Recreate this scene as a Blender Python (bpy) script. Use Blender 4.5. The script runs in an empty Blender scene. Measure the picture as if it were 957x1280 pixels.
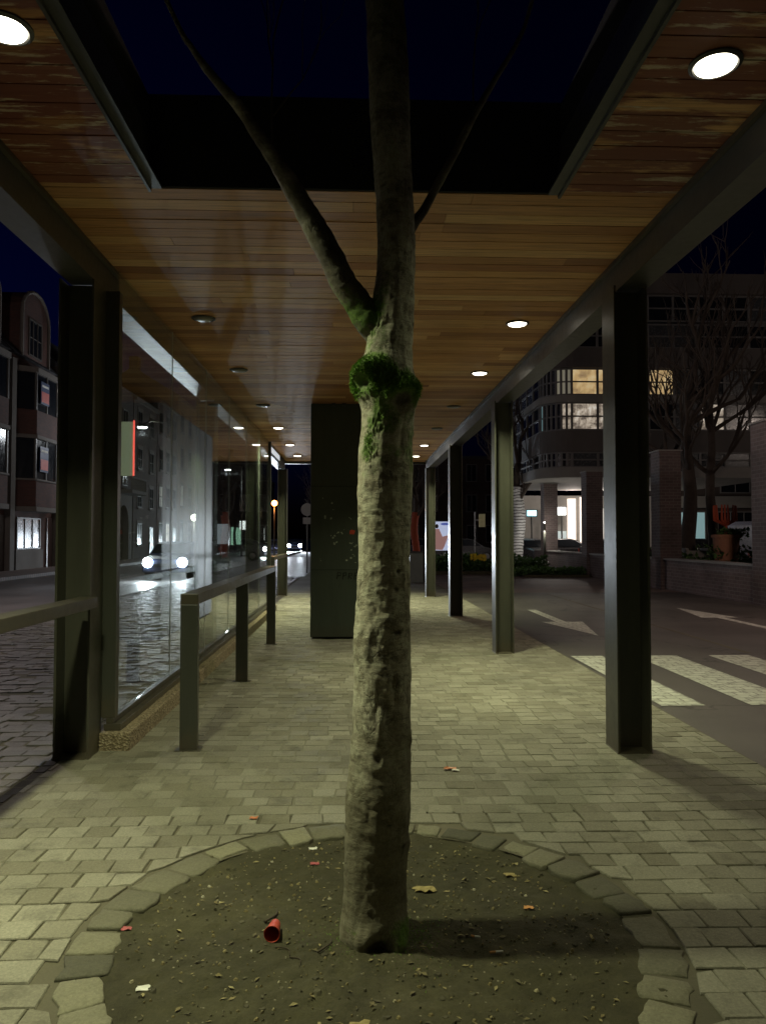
import bpy, math, random
from mathutils import Vector, noise, Matrix
random.seed(7)
R = math.radians
S = bpy.context.scene
COL = S.collection
# ------------------------------------------------------------------ camera
F = 960.0
YAW = math.atan(36.5/F); PITCH = math.atan(32.0/F); EYE = 1.5
cam = bpy.data.objects.new('camera', bpy.data.cameras.new('camera')); COL.objects.link(cam)
cam.location = (0, 0, EYE); cam.rotation_euler = (math.pi/2+PITCH, 0, -YAW)
cam.data.sensor_fit = 'VERTICAL'; cam.data.sensor_height = 24; cam.data.lens = 18.0
cam.data.clip_end = 2000; cam.data.clip_start = .05
S.camera = cam
_fw = Vector((math.sin(YAW)*math.cos(PITCH), math.cos(YAW)*math.cos(PITCH), math.sin(PITCH)))
_rt = Vector((math.cos(YAW), -math.sin(YAW), 0)); _up = _rt.cross(_fw)
def ray(px, py): return _fw + _rt*((px-478.5)/F) + _up*((640-py)/F)
def atY(px, py, y):
    r = ray(px, py); return Vector((0, 0, EYE)) + r*(y/r.y)
def atZ(px, py, z=0.0):
    r = ray(px, py); return Vector((0, 0, EYE)) + r*((z-EYE)/r.z)
def atX(px, py, x):
    r = ray(px, py); return Vector((0, 0, EYE)) + r*(x/r.x)

# ------------------------------------------------------------------ helpers
WO = {}
def tag(o, label=None, cat=None, group=None, kind=None):
    if label: o['label'] = label
    if cat: o['category'] = cat
    if group: o['group'] = group
    if kind: o['kind'] = kind
    return o
def thing(name, loc, label, cat, group=None):
    o = bpy.data.objects.new(name, None); COL.objects.link(o); o.empty_display_size = .2
    o.location = loc; WO[o] = Vector(loc)
    return tag(o, label, cat, group)
def link_mesh(name, me, parent, origin):
    o = bpy.data.objects.new(name, me); COL.objects.link(o)
    if parent is not None:
        o.parent = parent; o.location = Vector(origin)-WO[parent]
    else: o.location = origin
    WO[o] = Vector(origin)
    return o
class MB:
    def __init__(s): s.v = []; s.f = []; s.a = []; s.ca = 0.0; s.mi = []; s.cm = 0
    def add(s, vs, fs, at=None):
        n = len(s.v); s.v += [tuple(v) for v in vs]
        for f in fs:
            s.f.append(tuple(i+n for i in f)); s.a.append(s.ca if at is None else at); s.mi.append(s.cm)
        return s
    def box(s, x0, x1, y0, y1, z0, z1):
        if x0 > x1: x0, x1 = x1, x0
        if y0 > y1: y0, y1 = y1, y0
        if z0 > z1: z0, z1 = z1, z0
        return s.add([(x0,y0,z0),(x1,y0,z0),(x1,y1,z0),(x0,y1,z0),(x0,y0,z1),(x1,y0,z1),(x1,y1,z1),(x0,y1,z1)],
              [(0,3,2,1),(4,5,6,7),(0,1,5,4),(1,2,6,5),(2,3,7,6),(3,0,4,7)])
    def prism(s, pts, axis, a0, a1):
        # pts: 2-D outline; extrude along axis ('x','y','z')
        def P(p, a):
            return {'x': (a, p[0], p[1]), 'y': (p[0], a, p[1]), 'z': (p[0], p[1], a)}[axis]
        n = len(pts); vs = [P(p, a0) for p in pts]+[P(p, a1) for p in pts]
        return s.add(vs, [tuple(range(n-1, -1, -1)), tuple(range(n, 2*n))]+[(i, (i+1) % n, n+(i+1) % n, n+i) for i in range(n)])
    def tube(s, pts, rad, n=8, cap=True):
        pts = [Vector(p) for p in pts]; m = len(pts)
        if not hasattr(rad, '__len__'): rad = [rad]*m
        vs = []; u = None
        for i in range(m):
            t = (pts[min(i+1, m-1)]-pts[max(i-1, 0)]).normalized()
            if u is None: u = t.cross(Vector((0.13, .31, 1)) if abs(t.z) < .9 else Vector((1, .1, 0))).normalized()
            u = (u-t*u.dot(t)).normalized(); w = t.cross(u)
            for k in range(n):
                a = 2*math.pi*k/n; vs.append(pts[i]+(u*math.cos(a)+w*math.sin(a))*rad[i])
        fs = [(i*n+k, i*n+(k+1) % n, (i+1)*n+(k+1) % n, (i+1)*n+k) for i in range(m-1) for k in range(n)]
        if cap: fs += [tuple(range(n-1, -1, -1)), tuple((m-1)*n+k for k in range(n))]
        return s.add(vs, fs)
    def lathe(s, prof, c, n=24, axis='z'):
        vs = []; m = len(prof)
        for r, h in prof:
            for k in range(n):
                a = 2*math.pi*k/n; x, y = r*math.cos(a), r*math.sin(a)
                p = {'z': (x, y, h), 'x': (h, x, y), 'y': (x, h, y)}[axis]
                vs.append((c[0]+p[0], c[1]+p[1], c[2]+p[2]))
        fs = [(i*n+k, i*n+(k+1) % n, (i+1)*n+(k+1) % n, (i+1)*n+k) for i in range(m-1) for k in range(n)]
        fs += [tuple(range(n-1, -1, -1)), tuple((m-1)*n+k for k in range(n))]
        return s.add(vs, fs)
    def build(s, name, mat, parent=None, smooth=False, bevel=0, origin=None, attr=False, seg=2):
        xs = [v[0] for v in s.v]; ys = [v[1] for v in s.v]; zs = [v[2] for v in s.v]
        if origin is None: origin = ((min(xs)+max(xs))/2, (min(ys)+max(ys))/2, min(zs))
        ox, oy, oz = origin
        me = bpy.data.meshes.new(name)
        me.from_pydata([(x-ox, y-oy, z-oz) for x, y, z in s.v], [], s.f)
        for m_ in (mat if isinstance(mat, (list, tuple)) else [mat]): me.materials.append(m_)
        if max(s.mi, default=0): me.polygons.foreach_set('material_index', s.mi)
        if attr: me.attributes.new('rnd', 'FLOAT', 'FACE').data.foreach_set('value', s.a)
        if smooth: me.polygons.foreach_set('use_smooth', [True]*len(me.polygons))
        me.validate(); me.update()
        o = link_mesh(name, me, parent, origin)
        if bevel:
            b = o.modifiers.new('bevel', 'BEVEL'); b.width = bevel; b.segments = seg; b.limit_method = 'ANGLE'; b.angle_limit = R(35)
        return o
def copy_tree(o, parent=None):
    c = o.copy(); COL.objects.link(c); c.parent = parent; WO[c] = WO[o].copy()
    for ch in [x for x in o.children]: copy_tree(ch, c)
    return c
def place(src, loc, rz=0, label=None, group=None, first=False):
    o = src if first else copy_tree(src)
    o.location = loc; o.rotation_euler[2] = rz
    if label: o['label'] = label
    if group: o['group'] = group
    return o

# ------------------------------------------------------------------ materials
class NT:
    def __init__(s, name):
        s.m = bpy.data.materials.new(name); s.m.use_nodes = True; s.t = s.m.node_tree; s.n = s.t.nodes; s.l = s.t.links
        s.b = s.n['Principled BSDF']; s.out = s.n['Material Output']
    def new(s, typ, **kw):
        n = s.n.new(typ)
        for k, v in kw.items():
            if k in n.inputs.keys(): n.inputs[k].default_value = v
            else: setattr(n, k, v)
        return n
    def link(s, a, b): s.l.new(a, b)
    def co(s, scale=(1, 1, 1), obj=True):
        tc = s.new('ShaderNodeTexCoord'); mp = s.new('ShaderNodeMapping'); mp.inputs['Scale'].default_value = scale
        s.link(tc.outputs['Object' if obj else 'Generated'], mp.inputs[0]); return mp.outputs[0]
    def noise(s, vec, scale, detail=6, rough=.55):
        n = s.new('ShaderNodeTexNoise'); n.inputs['Scale'].default_value = scale; n.inputs['Detail'].default_value = detail
        n.inputs['Roughness'].default_value = rough; s.link(vec, n.inputs['Vector']); return n.outputs['Fac']
    def ramp(s, fac, stops, interp='LINEAR'):
        r = s.new('ShaderNodeValToRGB'); e = r.color_ramp.elements; r.color_ramp.interpolation = interp
        while len(e) < len(stops): e.new(.5)
        for i, (p, c) in enumerate(stops):
            e[i].position = p; e[i].color = tuple(c)+((1,) if len(c) == 3 else ())
        s.link(fac, r.inputs[0]); return r.outputs[0]
    def mix(s, fac, a, b, typ='MIX'):
        m = s.new('ShaderNodeMix', data_type='RGBA', blend_type=typ)
        for i, v in ((0, fac), (6, a), (7, b)):
            if hasattr(v, 'links'): s.link(v, m.inputs[i])
            elif i and len(v) == 3: m.inputs[i].default_value = tuple(v)+(1,)
            else: m.inputs[i].default_value = v
        return m.outputs[2]
    def math(s, op, a, b=0.0, clamp=False):
        m = s.new('ShaderNodeMath', operation=op, use_clamp=clamp)
        for i, v in ((0, a), (1, b)):
            if hasattr(v, 'links'): s.link(v, m.inputs[i])
            else: m.inputs[i].default_value = v
        return m.outputs[0]
    def bump(s, h, strength=.5, dist=.01):
        b = s.new('ShaderNodeBump'); b.inputs['Strength'].default_value = strength; b.inputs['Distance'].default_value = dist
        s.link(h, b.inputs['Height']); s.link(b.outputs[0], s.b.inputs['Normal']); return b
def G(v): return (v, v, v)
def mat_paint(name, col, rough=.45, metal=0.0, var=.25, scale=6, bump=.15, wear=None, spec=.5):
    t = NT(name); v = t.co(); n = t.noise(v, scale); n2 = t.noise(v, scale*9, 3)
    c = t.mix(n, tuple(x*(1-var) for x in col), tuple(min(1, x*(1+var)) for x in col))
    if wear:
        w = t.ramp(t.noise(v, scale*.7, 9, .7), [(.55, G(0)), (.72, G(1))]); c = t.mix(w, c, wear)
    t.link(c, t.b.inputs['Base Color'])
    r = t.math('ADD', t.math('MULTIPLY', n2, .25), rough-.12); t.link(r, t.b.inputs['Roughness'])
    t.b.inputs['Metallic'].default_value = metal; t.b.inputs['Specular IOR Level'].default_value = spec
    if bump: t.bump(n2, bump, .002)
    return t.m
def mat_marking():
    t = NT('worn_white_road_paint'); v = t.co(); b = t.new('ShaderNodeTexBrick'); t.link(v, b.inputs[0]); b.inputs['Scale'].default_value = 1
    b.inputs['Brick Width'].default_value = .21; b.inputs['Row Height'].default_value = .13; b.inputs['Mortar Size'].default_value = .007
    b.inputs['Color1'].default_value = (.62, .63, .55, 1); b.inputs['Color2'].default_value = (.52, .53, .46, 1); b.inputs['Mortar'].default_value = (.2, .19, .16, 1)
    c = t.mix(t.ramp(t.noise(v, 9, 9, .75), [(.5, G(0)), (.62, G(.85))]), b.outputs[0], (.17, .16, .14)); t.link(c, t.b.inputs['Base Color'])
    t.b.inputs['Roughness'].default_value = .65; t.bump(t.noise(v, 60), .4, .004); return t.m
def mat_emit(name, col, strength):
    t = NT(name); t.b.inputs['Base Color'].default_value = (.8, .8, .8, 1)
    t.b.inputs['Emission Color'].default_value = tuple(col)+(1,); t.b.inputs['Emission Strength'].default_value = strength
    return t.m
def mat_brick(name, c1, c2, mortar, sx=.22, sy=.075, rot=None, bump=.5):
    t = NT(name); tc = t.new('ShaderNodeTexCoord'); sep = t.new('ShaderNodeSeparateXYZ'); t.link(tc.outputs['Object'], sep.inputs[0])
    cb = t.new('ShaderNodeCombineXYZ')
    t.link(t.math('ADD', sep.outputs[0], sep.outputs[1]), cb.inputs[0]); t.link(sep.outputs[2], cb.inputs[1])
    b = t.new('ShaderNodeTexBrick'); t.link(cb.outputs[0], b.inputs[0]); b.inputs['Scale'].default_value = 1
    b.inputs['Brick Width'].default_value = sx; b.inputs['Row Height'].default_value = sy; b.inputs['Mortar Size'].default_value = .008
    b.inputs['Color1'].default_value = tuple(c1)+(1,); b.inputs['Color2'].default_value = tuple(c2)+(1,); b.inputs['Mortar'].default_value = tuple(mortar)+(1,)
    n = t.noise(t.co(), .9); c = t.mix(.6, b.outputs[0], t.ramp(n, [(.3, G(.45)), (.7, G(1.2))]), 'MULTIPLY')
    t.link(c, t.b.inputs['Base Color']); t.b.inputs['Roughness'].default_value = .9
    t.bump(b.outputs['Fac'], -bump, .01)
    return t.m
def mat_glass(name, tint=(.93, .97, .95), dirt=0.014):
    t = NT(name); tr = t.new('ShaderNodeBsdfTransparent'); tr.inputs[0].default_value = tuple(tint)+(1,)
    gl = t.new('ShaderNodeBsdfGlossy'); gl.inputs['Roughness'].default_value = .02; gl.inputs['Color'].default_value = (1, 1, 1, 1)
    fr = t.new('ShaderNodeFresnel'); ge = t.new('ShaderNodeNewGeometry')
    t.link(t.math('ADD', t.math('MULTIPLY', ge.outputs['Backfacing'], 1/1.5-1.5), 1.5), fr.inputs['IOR'])
    mx = t.new('ShaderNodeMixShader'); t.link(fr.outputs[0], mx.inputs[0]); t.link(tr.outputs[0], mx.inputs[1]); t.link(gl.outputs[0], mx.inputs[2])
    df = t.new('ShaderNodeBsdfDiffuse'); df.inputs[0].default_value = (.6, .62, .6, 1)
    v = t.co((1, 1, .25)); n = t.ramp(t.noise(v, 2.5, 8, .7), [(.35, G(0)), (.8, G(dirt))])
    m2 = t.new('ShaderNodeMixShader'); t.link(n, m2.inputs[0]); t.link(mx.outputs[0], m2.inputs[1]); t.link(df.outputs[0], m2.inputs[2])
    t.link(m2.outputs[0], t.out.inputs[0]); return t.m

M = {}
def mat_steel(name, col, rough, rust):
    t = NT(name); v = t.co(); st = t.noise(t.co((1, 1, .12)), 9, 8, .65); c = t.mix(st, tuple(x*.6 for x in col), tuple(x*1.35 for x in col))
    sep = t.new('ShaderNodeSeparateXYZ'); tc = t.new('ShaderNodeTexCoord'); t.link(tc.outputs['Object'], sep.inputs[0])
    n = t.noise(v, 12, 8, .75); low = t.ramp(t.math('ADD', sep.outputs[2], t.math('MULTIPLY', t.math('SUBTRACT', n, .5), .5)), [(.02, G(1)), (.22, G(0))])
    c = t.mix(t.math('MULTIPLY', low, .55), c, rust)
    sc = t.ramp(t.noise(t.co((1, 1, .4)), 38, 6, .8), [(.64, G(0)), (.7, G(1))]); c = t.mix(t.math('MULTIPLY', sc, .5), c, tuple(x*2.1 for x in col))
    t.link(c, t.b.inputs['Base Color']); t.link(t.math('ADD', t.math('MULTIPLY', n, .35), rough-.17), t.b.inputs['Roughness']); t.bump(t.noise(v, 90, 4), .12, .002); return t.m
M['steel'] = mat_steel('dark_steel_paint', (.070, .070, .054), .38, (.10, .075, .045))
M['steel_old'] = mat_paint('dark_steel_paint', (.080, .088, .060), .36, 0.0, .3, 3, .2, wear=(.09, .082, .06))
M['beam'] = mat_paint('grey_beam_paint', (.085, .083, .076), .38, 0.0, .2, 2, .15)
M['steel_edge'] = mat_paint('grey_steel_trim', (.05, .05, .045), .4, 0, .2, 4, .1)
M['kiosk'] = mat_steel('dark_green_steel_sheet', (.05, .062, .05), .42, (.06, .055, .04))
M['black'] = mat_paint('black_backing', (.01, .01, .01), .9, 0, .1, 4, 0)
M['rail'] = mat_steel('rail_steel_paint', (.052, .055, .045), .36, (.09, .07, .045))
M['glass'] = mat_glass('clear_glass'); M['sealant'] = mat_paint('pale_sealant', (.4, .42, .36), .4)
M['dark_glass'] = mat_paint('dark_window_glass', (.012, .014, .018), .16, 0, .2, .6, 0, spec=.9)
M['curtain_glass'] = mat_paint('curtained_window_glass', (.06, .065, .07), .25, 0, .5, 1.2, 0, spec=.8)
M['white_frame'] = mat_paint('white_window_frame', (.085, .075, .065), .5)
M['stone'] = mat_paint('pale_stone', (.13, .112, .095), .85, 0, .25, 1.5, .3)
M['concrete'] = mat_paint('concrete', (.25, .24, .22), .85, 0, .25, 1.5, .3)
M['slate'] = mat_paint('slate_roof', (.04, .04, .045), .7, 0, .3, 3, .3)
M['brick_red'] = mat_brick('red_brick', (.10, .036, .024), (.065, .026, .018), (.06, .045, .04))
M['brick_brown'] = mat_brick('brown_brick', (.09, .055, .042), (.06, .04, .032), (.09, .075, .065))
M['brick_dark'] = mat_brick('dark_purple_brick', (.14, .1, .095), (.1, .075, .07), (.17, .15, .14), .24, .09)
M['brick_ochre'] = mat_brick('ochre_brick', (.26, .18, .11), (.2, .14, .09), (.22, .2, .17))
M['lamp_lens'] = mat_emit('lit_lamp_lens', (1, .93, .74), 9)
M['lens_off'] = mat_paint('unlit_frosted_lens', (.22, .21, .18), .3, 0, .05, 4, 0)
M['rubber'] = mat_paint('tyre_rubber', (.02, .02, .02), .8)
M['rim'] = mat_paint('wheel_rim_metal', (.3, .3, .31), .3, .8)
M['headlight'] = mat_emit('lit_headlight', (.85, .92, 1), 160)
M['headlight_off'] = mat_paint('unlit_headlight', (.5, .52, .55), .15)
M['moss'] = mat_paint('moss', (.15, .30, .03), .9, 0, .75, 14, 0)
M['twig'] = mat_paint('twig_bark', (.055, .042, .028), .9)
M['bark_far'] = mat_paint('grey_bark', (.06, .046, .036), .9, 0, .4, 8, .5)
M['white_paint'] = mat_paint('white_road_paint', (.75, .75, .7), .6, 0, .12, 9, .3, wear=(.4, .39, .35))
M['marking'] = mat_marking()
M['leaf'] = mat_paint('hedge_leaf', (.07, .15, .035), .6, 0, .5, 5, 0)
M['yellow'] = mat_paint('yellow_petal', (.75, .55, .03), .6)
M['orange'] = mat_paint('orange_knit', (.34, .06, .022), .8, 0, .3, 20, .5)
M['red'] = mat_paint('red_plastic', (.55, .07, .035), .5)
M['terracotta'] = mat_paint('terracotta', (.3, .14, .08), .8)

def mat_wood():
    t = NT('cedar_planks'); v = t.co((1, 1, 1)); at = t.new('ShaderNodeAttribute', attribute_name='rnd')
    base = t.ramp(at.outputs['Fac'], [(0, (.30, .125, .045)), (.3, (.50, .245, .09)), (.6, (.63, .345, .14)), (.85, (.70, .43, .2)), (1, (.42, .175, .06))])
    vg = t.co((.9, 22, 22)); g = t.noise(vg, 3.2, 8, .62)
    c = t.mix(.85, base, t.ramp(g, [(.28, G(.42)), (.5, G(.95)), (.72, G(1.25))]), 'MULTIPLY')
    # bleached and red weather stains round the opening's far-left and far-right edges
    tc = t.new('ShaderNodeTexCoord'); sep = t.new('ShaderNodeSeparateXYZ'); t.link(tc.outputs['Object'], sep.inputs[0])
    n1 = t.noise(t.co((1.1, 4, 4)), 1.7, 6, .6)
    near = t.math('LESS_THAN', sep.outputs[1], STAIN_Y)
    nb = t.ramp(n1, [(.38, G(0)), (.46, G(1))])
    nb = t.math('MULTIPLY', nb, near); c = t.mix(t.math('MULTIPLY', nb, .85), c, (.17, .035, .022))
    n2 = t.noise(t.co((1.0, 6, 6)), 2.3, 7, .7)
    pb = t.math('MULTIPLY', t.ramp(n2, [(.54, G(0)), (.6, G(1))]), near); c = t.mix(t.math('MULTIPLY', pb, .8), c, (.6, .5, .36))
    n3 = t.noise(t.co((.8, .8, .8)), 1.1, 4); c = t.mix(.5, c, t.ramp(n3, [(.3, G(.6)), (.7, G(1.15))]), 'MULTIPLY')
    t.link(c, t.b.inputs['Base Color']); t.b.inputs['Roughness'].default_value = .62
    t.bump(g, .35, .003); return t.m
def mat_paver(name, cols, dark=(.05, .045, .03), rough=.78):
    t = NT(name); v = t.co(); at = t.new('ShaderNodeAttribute', attribute_name='rnd')
    base = t.ramp(at.outputs['Fac'], [(0, cols[0]), (.5, cols[1]), (1, cols[2])])
    big = t.noise(v, .8, 5); c = t.mix(.75, base, t.ramp(big, [(.3, G(.62)), (.7, G(1.22))]), 'MULTIPLY')
    fine = t.noise(v, 85, 6, .75); c = t.mix(.7, c, t.ramp(fine, [(.3, G(.55)), (.55, G(1)), (.72, G(1.45))]), 'MULTIPLY')
    st = t.ramp(t.noise(v, 5.5, 8, .7), [(.52, G(0)), (.68, G(1))]); c = t.mix(t.math('MULTIPLY', st, .5), c, dark)
    gum = t.new('ShaderNodeTexVoronoi'); gum.inputs['Scale'].default_value = 3.1; t.link(v, gum.inputs[0])
    gm = t.ramp(gum.outputs['Distance'], [(.055, G(1)), (.075, G(0))]); c = t.mix(t.math('MULTIPLY', gm, .5), c, (.1, .095, .07))
    t.link(c, t.b.inputs['Base Color']); t.b.inputs['Roughness'].default_value = rough
    h = t.math('ADD', fine, t.math('MULTIPLY', t.noise(v, 22, 5), 1.6)); t.bump(h, .8, .005); return t.m
def mat_ground(name, c1, c2, scale=60, rough=.9, bump=.7, spots=None, dist=.006):
    t = NT(name); v = t.co(); f = t.noise(v, scale, 9, .75); b = t.noise(v, .7, 6, .6)
    c = t.mix(f, c1, c2); c = t.mix(.8, c, t.ramp(b, [(.3, G(.5)), (.7, G(1.3))]), 'MULTIPLY')
    if spots:
        c = t.mix(.8, c, t.ramp(t.noise(v, 6, 8, .7), [(.3, G(.6)), (.7, G(1.35))]), 'MULTIPLY')
    if spots:
        vo = t.new('ShaderNodeTexVoronoi'); vo.inputs['Scale'].default_value = 45; t.link(v, vo.inputs[0])
        sp = t.ramp(vo.outputs['Distance'], [(.12, G(1)), (.2, G(0))])
        on = t.ramp(vo.outputs['Color'], [(.72, G(0)), (.76, G(1))]); c = t.mix(t.math('MULTIPLY', sp, on), c, spots)
    t.link(c, t.b.inputs['Base Color']); t.b.inputs['Roughness'].default_value = rough
    t.bump(f, bump, dist); return t.m
def mat_flat_paver(name, c1, c2, mortar, w=.2, h=.1):
    t = NT(name); b = t.new('ShaderNodeTexBrick'); v = t.co(); t.link(v, b.inputs[0]); b.inputs['Scale'].default_value = 1
    b.inputs['Brick Width'].default_value = w; b.inputs['Row Height'].default_value = h; b.inputs['Mortar Size'].default_value = .006
    b.inputs['Color1'].default_value = tuple(c1)+(1,); b.inputs['Color2'].default_value = tuple(c2)+(1,); b.inputs['Mortar'].default_value = tuple(mortar)+(1,)
    c = t.mix(.7, b.outputs[0], t.ramp(t.noise(v, .8), [(.3, G(.6)), (.7, G(1.2))]), 'MULTIPLY')
    t.link(c, t.b.inputs['Base Color']); t.b.inputs['Roughness'].default_value = .7; t.bump(b.outputs['Fac'], -.4, .006); return t.m
def mat_bark():
    t = NT('mossy_bark'); v = t.co()
    at = t.new('ShaderNodeAttribute', attribute_name='moss'); wo = t.new('ShaderNodeAttribute', attribute_name='wound_shade')
    big = t.noise(v, 5.5, 8, .68); c = t.ramp(big, [(.3, (.17, .14, .095)), (.43, (.34, .31, .225)), (.58, (.46, .43, .33)), (.72, (.27, .26, .17))])
    lic = t.ramp(t.noise(v, 17, 7, .7), [(.47, G(0)), (.55, G(1))]); c = t.mix(t.math('MULTIPLY', lic, .5), c, (.56, .56, .42))
    dk = t.ramp(t.noise(t.co((1, 1, 1.6)), 9, 8, .75), [(.51, G(0)), (.6, G(1))]); c = t.mix(t.math('MULTIPLY', dk, .65), c, (.11, .088, .05))
    ring = t.noise(t.co((13, 13, 80)), 1.1, 8, .75); c = t.mix(.55, c, t.ramp(ring, [(.33, G(.35)), (.47, G(.95)), (.7, G(1.2))]), 'MULTIPLY')
    fine = t.noise(t.co((75, 75, 62)), 1.3, 7, .75); c = t.mix(.5, c, t.ramp(fine, [(.33, G(.45)), (.5, G(1)), (.7, G(1.25))]), 'MULTIPLY')
    fis = t.new('ShaderNodeTexVoronoi', feature='DISTANCE_TO_EDGE'); fis.inputs['Scale'].default_value = 1; t.link(t.co((48, 48, 15)), fis.inputs[0])
    fr = t.ramp(fis.outputs[0], [(0, G(0)), (.06, G(1))]); fm = t.ramp(t.noise(v, 6, 5), [(.52, G(0)), (.64, G(1))])
    cr = t.math('MULTIPLY', fm, t.math('SUBTRACT', 1, fr)); c = t.mix(t.math('MULTIPLY', cr, .7), c, (.04, .03, .02))
    sp = t.new('ShaderNodeSeparateXYZ'); t.link(v, sp.inputs[0]); lo = t.ramp(t.math('ADD', sp.outputs[2], t.math('MULTIPLY', t.math('SUBTRACT', big, .5), 1.2)), [(.45, G(1)), (.95, G(0))])
    c = t.mix(t.math('MULTIPLY', lo, .75), c, t.mix(fine, (.05, .045, .026), (.24, .21, .13)))
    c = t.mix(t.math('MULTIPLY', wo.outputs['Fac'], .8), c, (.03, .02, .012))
    mm = t.noise(v, 55, 8, .75); mc = t.ramp(mm, [(.3, (.04, .08, .012)), (.55, (.12, .23, .025)), (.75, (.2, .3, .05))])
    mf = t.math('MULTIPLY', t.math('ADD', at.outputs['Fac'], t.math('MULTIPLY', t.math('SUBTRACT', t.noise(v, 14, 9, .75), .5), 1.8)), 1.3, True)
    mf = t.ramp(mf, [(.38, G(0)), (.8, G(.9))]); c = t.mix(mf, c, mc)
    t.link(c, t.b.inputs['Base Color']); t.b.inputs['Roughness'].default_value = .82
    h = t.math('ADD', t.math('MULTIPLY', ring, 1.0), t.math('ADD', t.math('MULTIPLY', fine, .6), t.math('MULTIPLY', dk, -.5)))
    h = t.math('SUBTRACT', h, t.math('MULTIPLY', cr, .8)); t.bump(h, .8, .004); return t.m
STAIN_Y = -100
M['paver'] = mat_paver('worn_concrete_setts', ((.20, .185, .13), (.25, .235, .175), (.31, .295, .225)))
M['paver_out'] = mat_paver('dark_setts', ((.11, .098, .09), (.15, .135, .125), (.20, .18, .165)), rough=.5)
M['gutter'] = mat_ground('gutter_dirt', (.03, .026, .018), (.06, .05, .036), 60)
M['sand'] = mat_ground('flush_joint_sand', (.17, .16, .115), (.26, .25, .185), 50)
M['joint'] = mat_ground('joint_sand', (.09, .08, .05), (.16, .145, .10), 90)
M['kerbstone'] = mat_paver('rough_border_stone', ((.09, .085, .055), (.17, .16, .105), (.27, .255, .17)), (.06, .055, .03))
M['soil'] = mat_ground('tree_pit_soil', (.032, .029, .013), (.10, .09, .045), 55, .95, 1.0, (.26, .23, .16), .012)
def mat_asphalt():
    t = NT('patched_asphalt'); v = t.co(); f = t.noise(v, 150, 6, .8); c = t.mix(f, (.04, .037, .033), (.155, .14, .125))
    c = t.mix(.9, c, t.ramp(t.noise(v, .55, 7, .65), [(.3, G(.55)), (.7, G(1.3))]), 'MULTIPLY')
    cr = t.new('ShaderNodeTexVoronoi', feature='DISTANCE_TO_EDGE'); cr.inputs['Scale'].default_value = .38; w_ = t.new('ShaderNodeVectorMath', operation='ADD'); nz_ = t.new('ShaderNodeTexNoise'); nz_.inputs['Scale'].default_value = 2.5; nz_.inputs['Detail'].default_value = 8
    t.link(v, nz_.inputs['Vector']); t.link(v, w_.inputs[0]); t.link(nz_.outputs['Color'], w_.inputs[1]); t.link(w_.outputs[0], cr.inputs[0])
    k = t.ramp(cr.outputs[0], [(.004, G(1)), (.012, G(0))]); c = t.mix(t.math('MULTIPLY', k, .7), c, (.02, .018, .015))
    pt = t.new('ShaderNodeTexVoronoi', distance='CHEBYCHEV'); pt.inputs['Scale'].default_value = .3; t.link(v, pt.inputs[0]); pc = t.ramp(pt.outputs['Color'], [(.2, G(.75)), (.6, G(1.15))], 'CONSTANT'); c = t.mix(.6, c, pc, 'MULTIPLY')
    t.link(c, t.b.inputs['Base Color']); t.b.inputs['Roughness'].default_value = .6; t.bump(f, .8, .006); return t.m
M['asphalt'] = mat_asphalt()
M['road'] = mat_ground('wet_dark_road', (.10, .092, .09), (.2, .185, .18), 60, .33, .4)
M['ground'] = mat_ground('far_ground', (.04, .035, .03), (.09, .08, .07), 8)
M['pink_pave'] = mat_flat_paver('pinkish_paving', (.22, .15, .125), (.17, .12, .1), (.09, .07, .06))
M['bark'] = mat_bark()

# ------------------------------------------------------------------ world: deep blue late dusk
w = bpy.data.worlds.new('World'); S.world = w; w.use_nodes = True
wn = w.node_tree.nodes; wl = w.node_tree.links; bg = wn['Background']
sky = wn.new('ShaderNodeTexSky'); sky.sky_type = 'NISHITA'; sky.sun_disc = False
sky.sun_elevation = R(-5); sky.sun_rotation = R(-75); sky.altitude = 20; sky.ozone_density = 3
mxw = wn.new('ShaderNodeMix'); mxw.data_type = 'RGBA'; mxw.blend_type = 'MULTIPLY'; mxw.inputs[0].default_value = 1; mxw.inputs[7].default_value = (.28, .30, 1, 1)
wl.new(sky.outputs[0], mxw.inputs[6]); wl.new(mxw.outputs[2], bg.inputs[0]); bg.inputs[1].default_value = .5

# ------------------------------------------------------------------ ground sheets
def sheet(name, pts, z, mat, kind='structure', th=None):
    m = MB(); m.add([(x, y, z) for x, y in pts], [tuple(range(len(pts)))])
    return tag(m.build(name, mat, origin=(0, 0, z)), kind=kind)
def rect(x0, x1, y0, y1): return [(x0, y0), (x1, y0), (x1, y1), (x0, y1)]
sheet('ground', rect(-900, 900, -300, 1500), -.16, M['ground'])
sheet('road', rect(-13, -6.0, -30, 400), -.11, M['road'])
sheet('side_road', rect(2.70, 9.2, -10, 21), -.012, M['asphalt'])
sheet('square_paving', rect(-1.9, 30, 21, 60), -.013, M['pink_pave'])
sheet('square_paving', rect(9.2, 60, -10, 20.99), -.013, M['pink_pave'])
m = MB(); m.box(-15.5, -13, -10, 300, -.155, .02); tag(m.build('far_pavement', M['pink_pave'], origin=(0, 0, 0)), kind='structure')
m = MB(); zb = -.009; hx0, hx1, hy0, hy1 = -1.3, 1.47, 1.6, 4.34; hc = (.085, 2.97); NH = 64
for a, b, c, d in ((-5.86, hx0, -2, 60), (hx1, 2.70, -2, 60), (hx0, hx1, -2, hy0), (hx0, hx1, hy1, 60)):
    m.add([(a, c, zb), (b, c, zb), (b, d, zb), (a, d, zb)], [(0, 1, 2, 3)])
vi = []; vo_ = []
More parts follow.
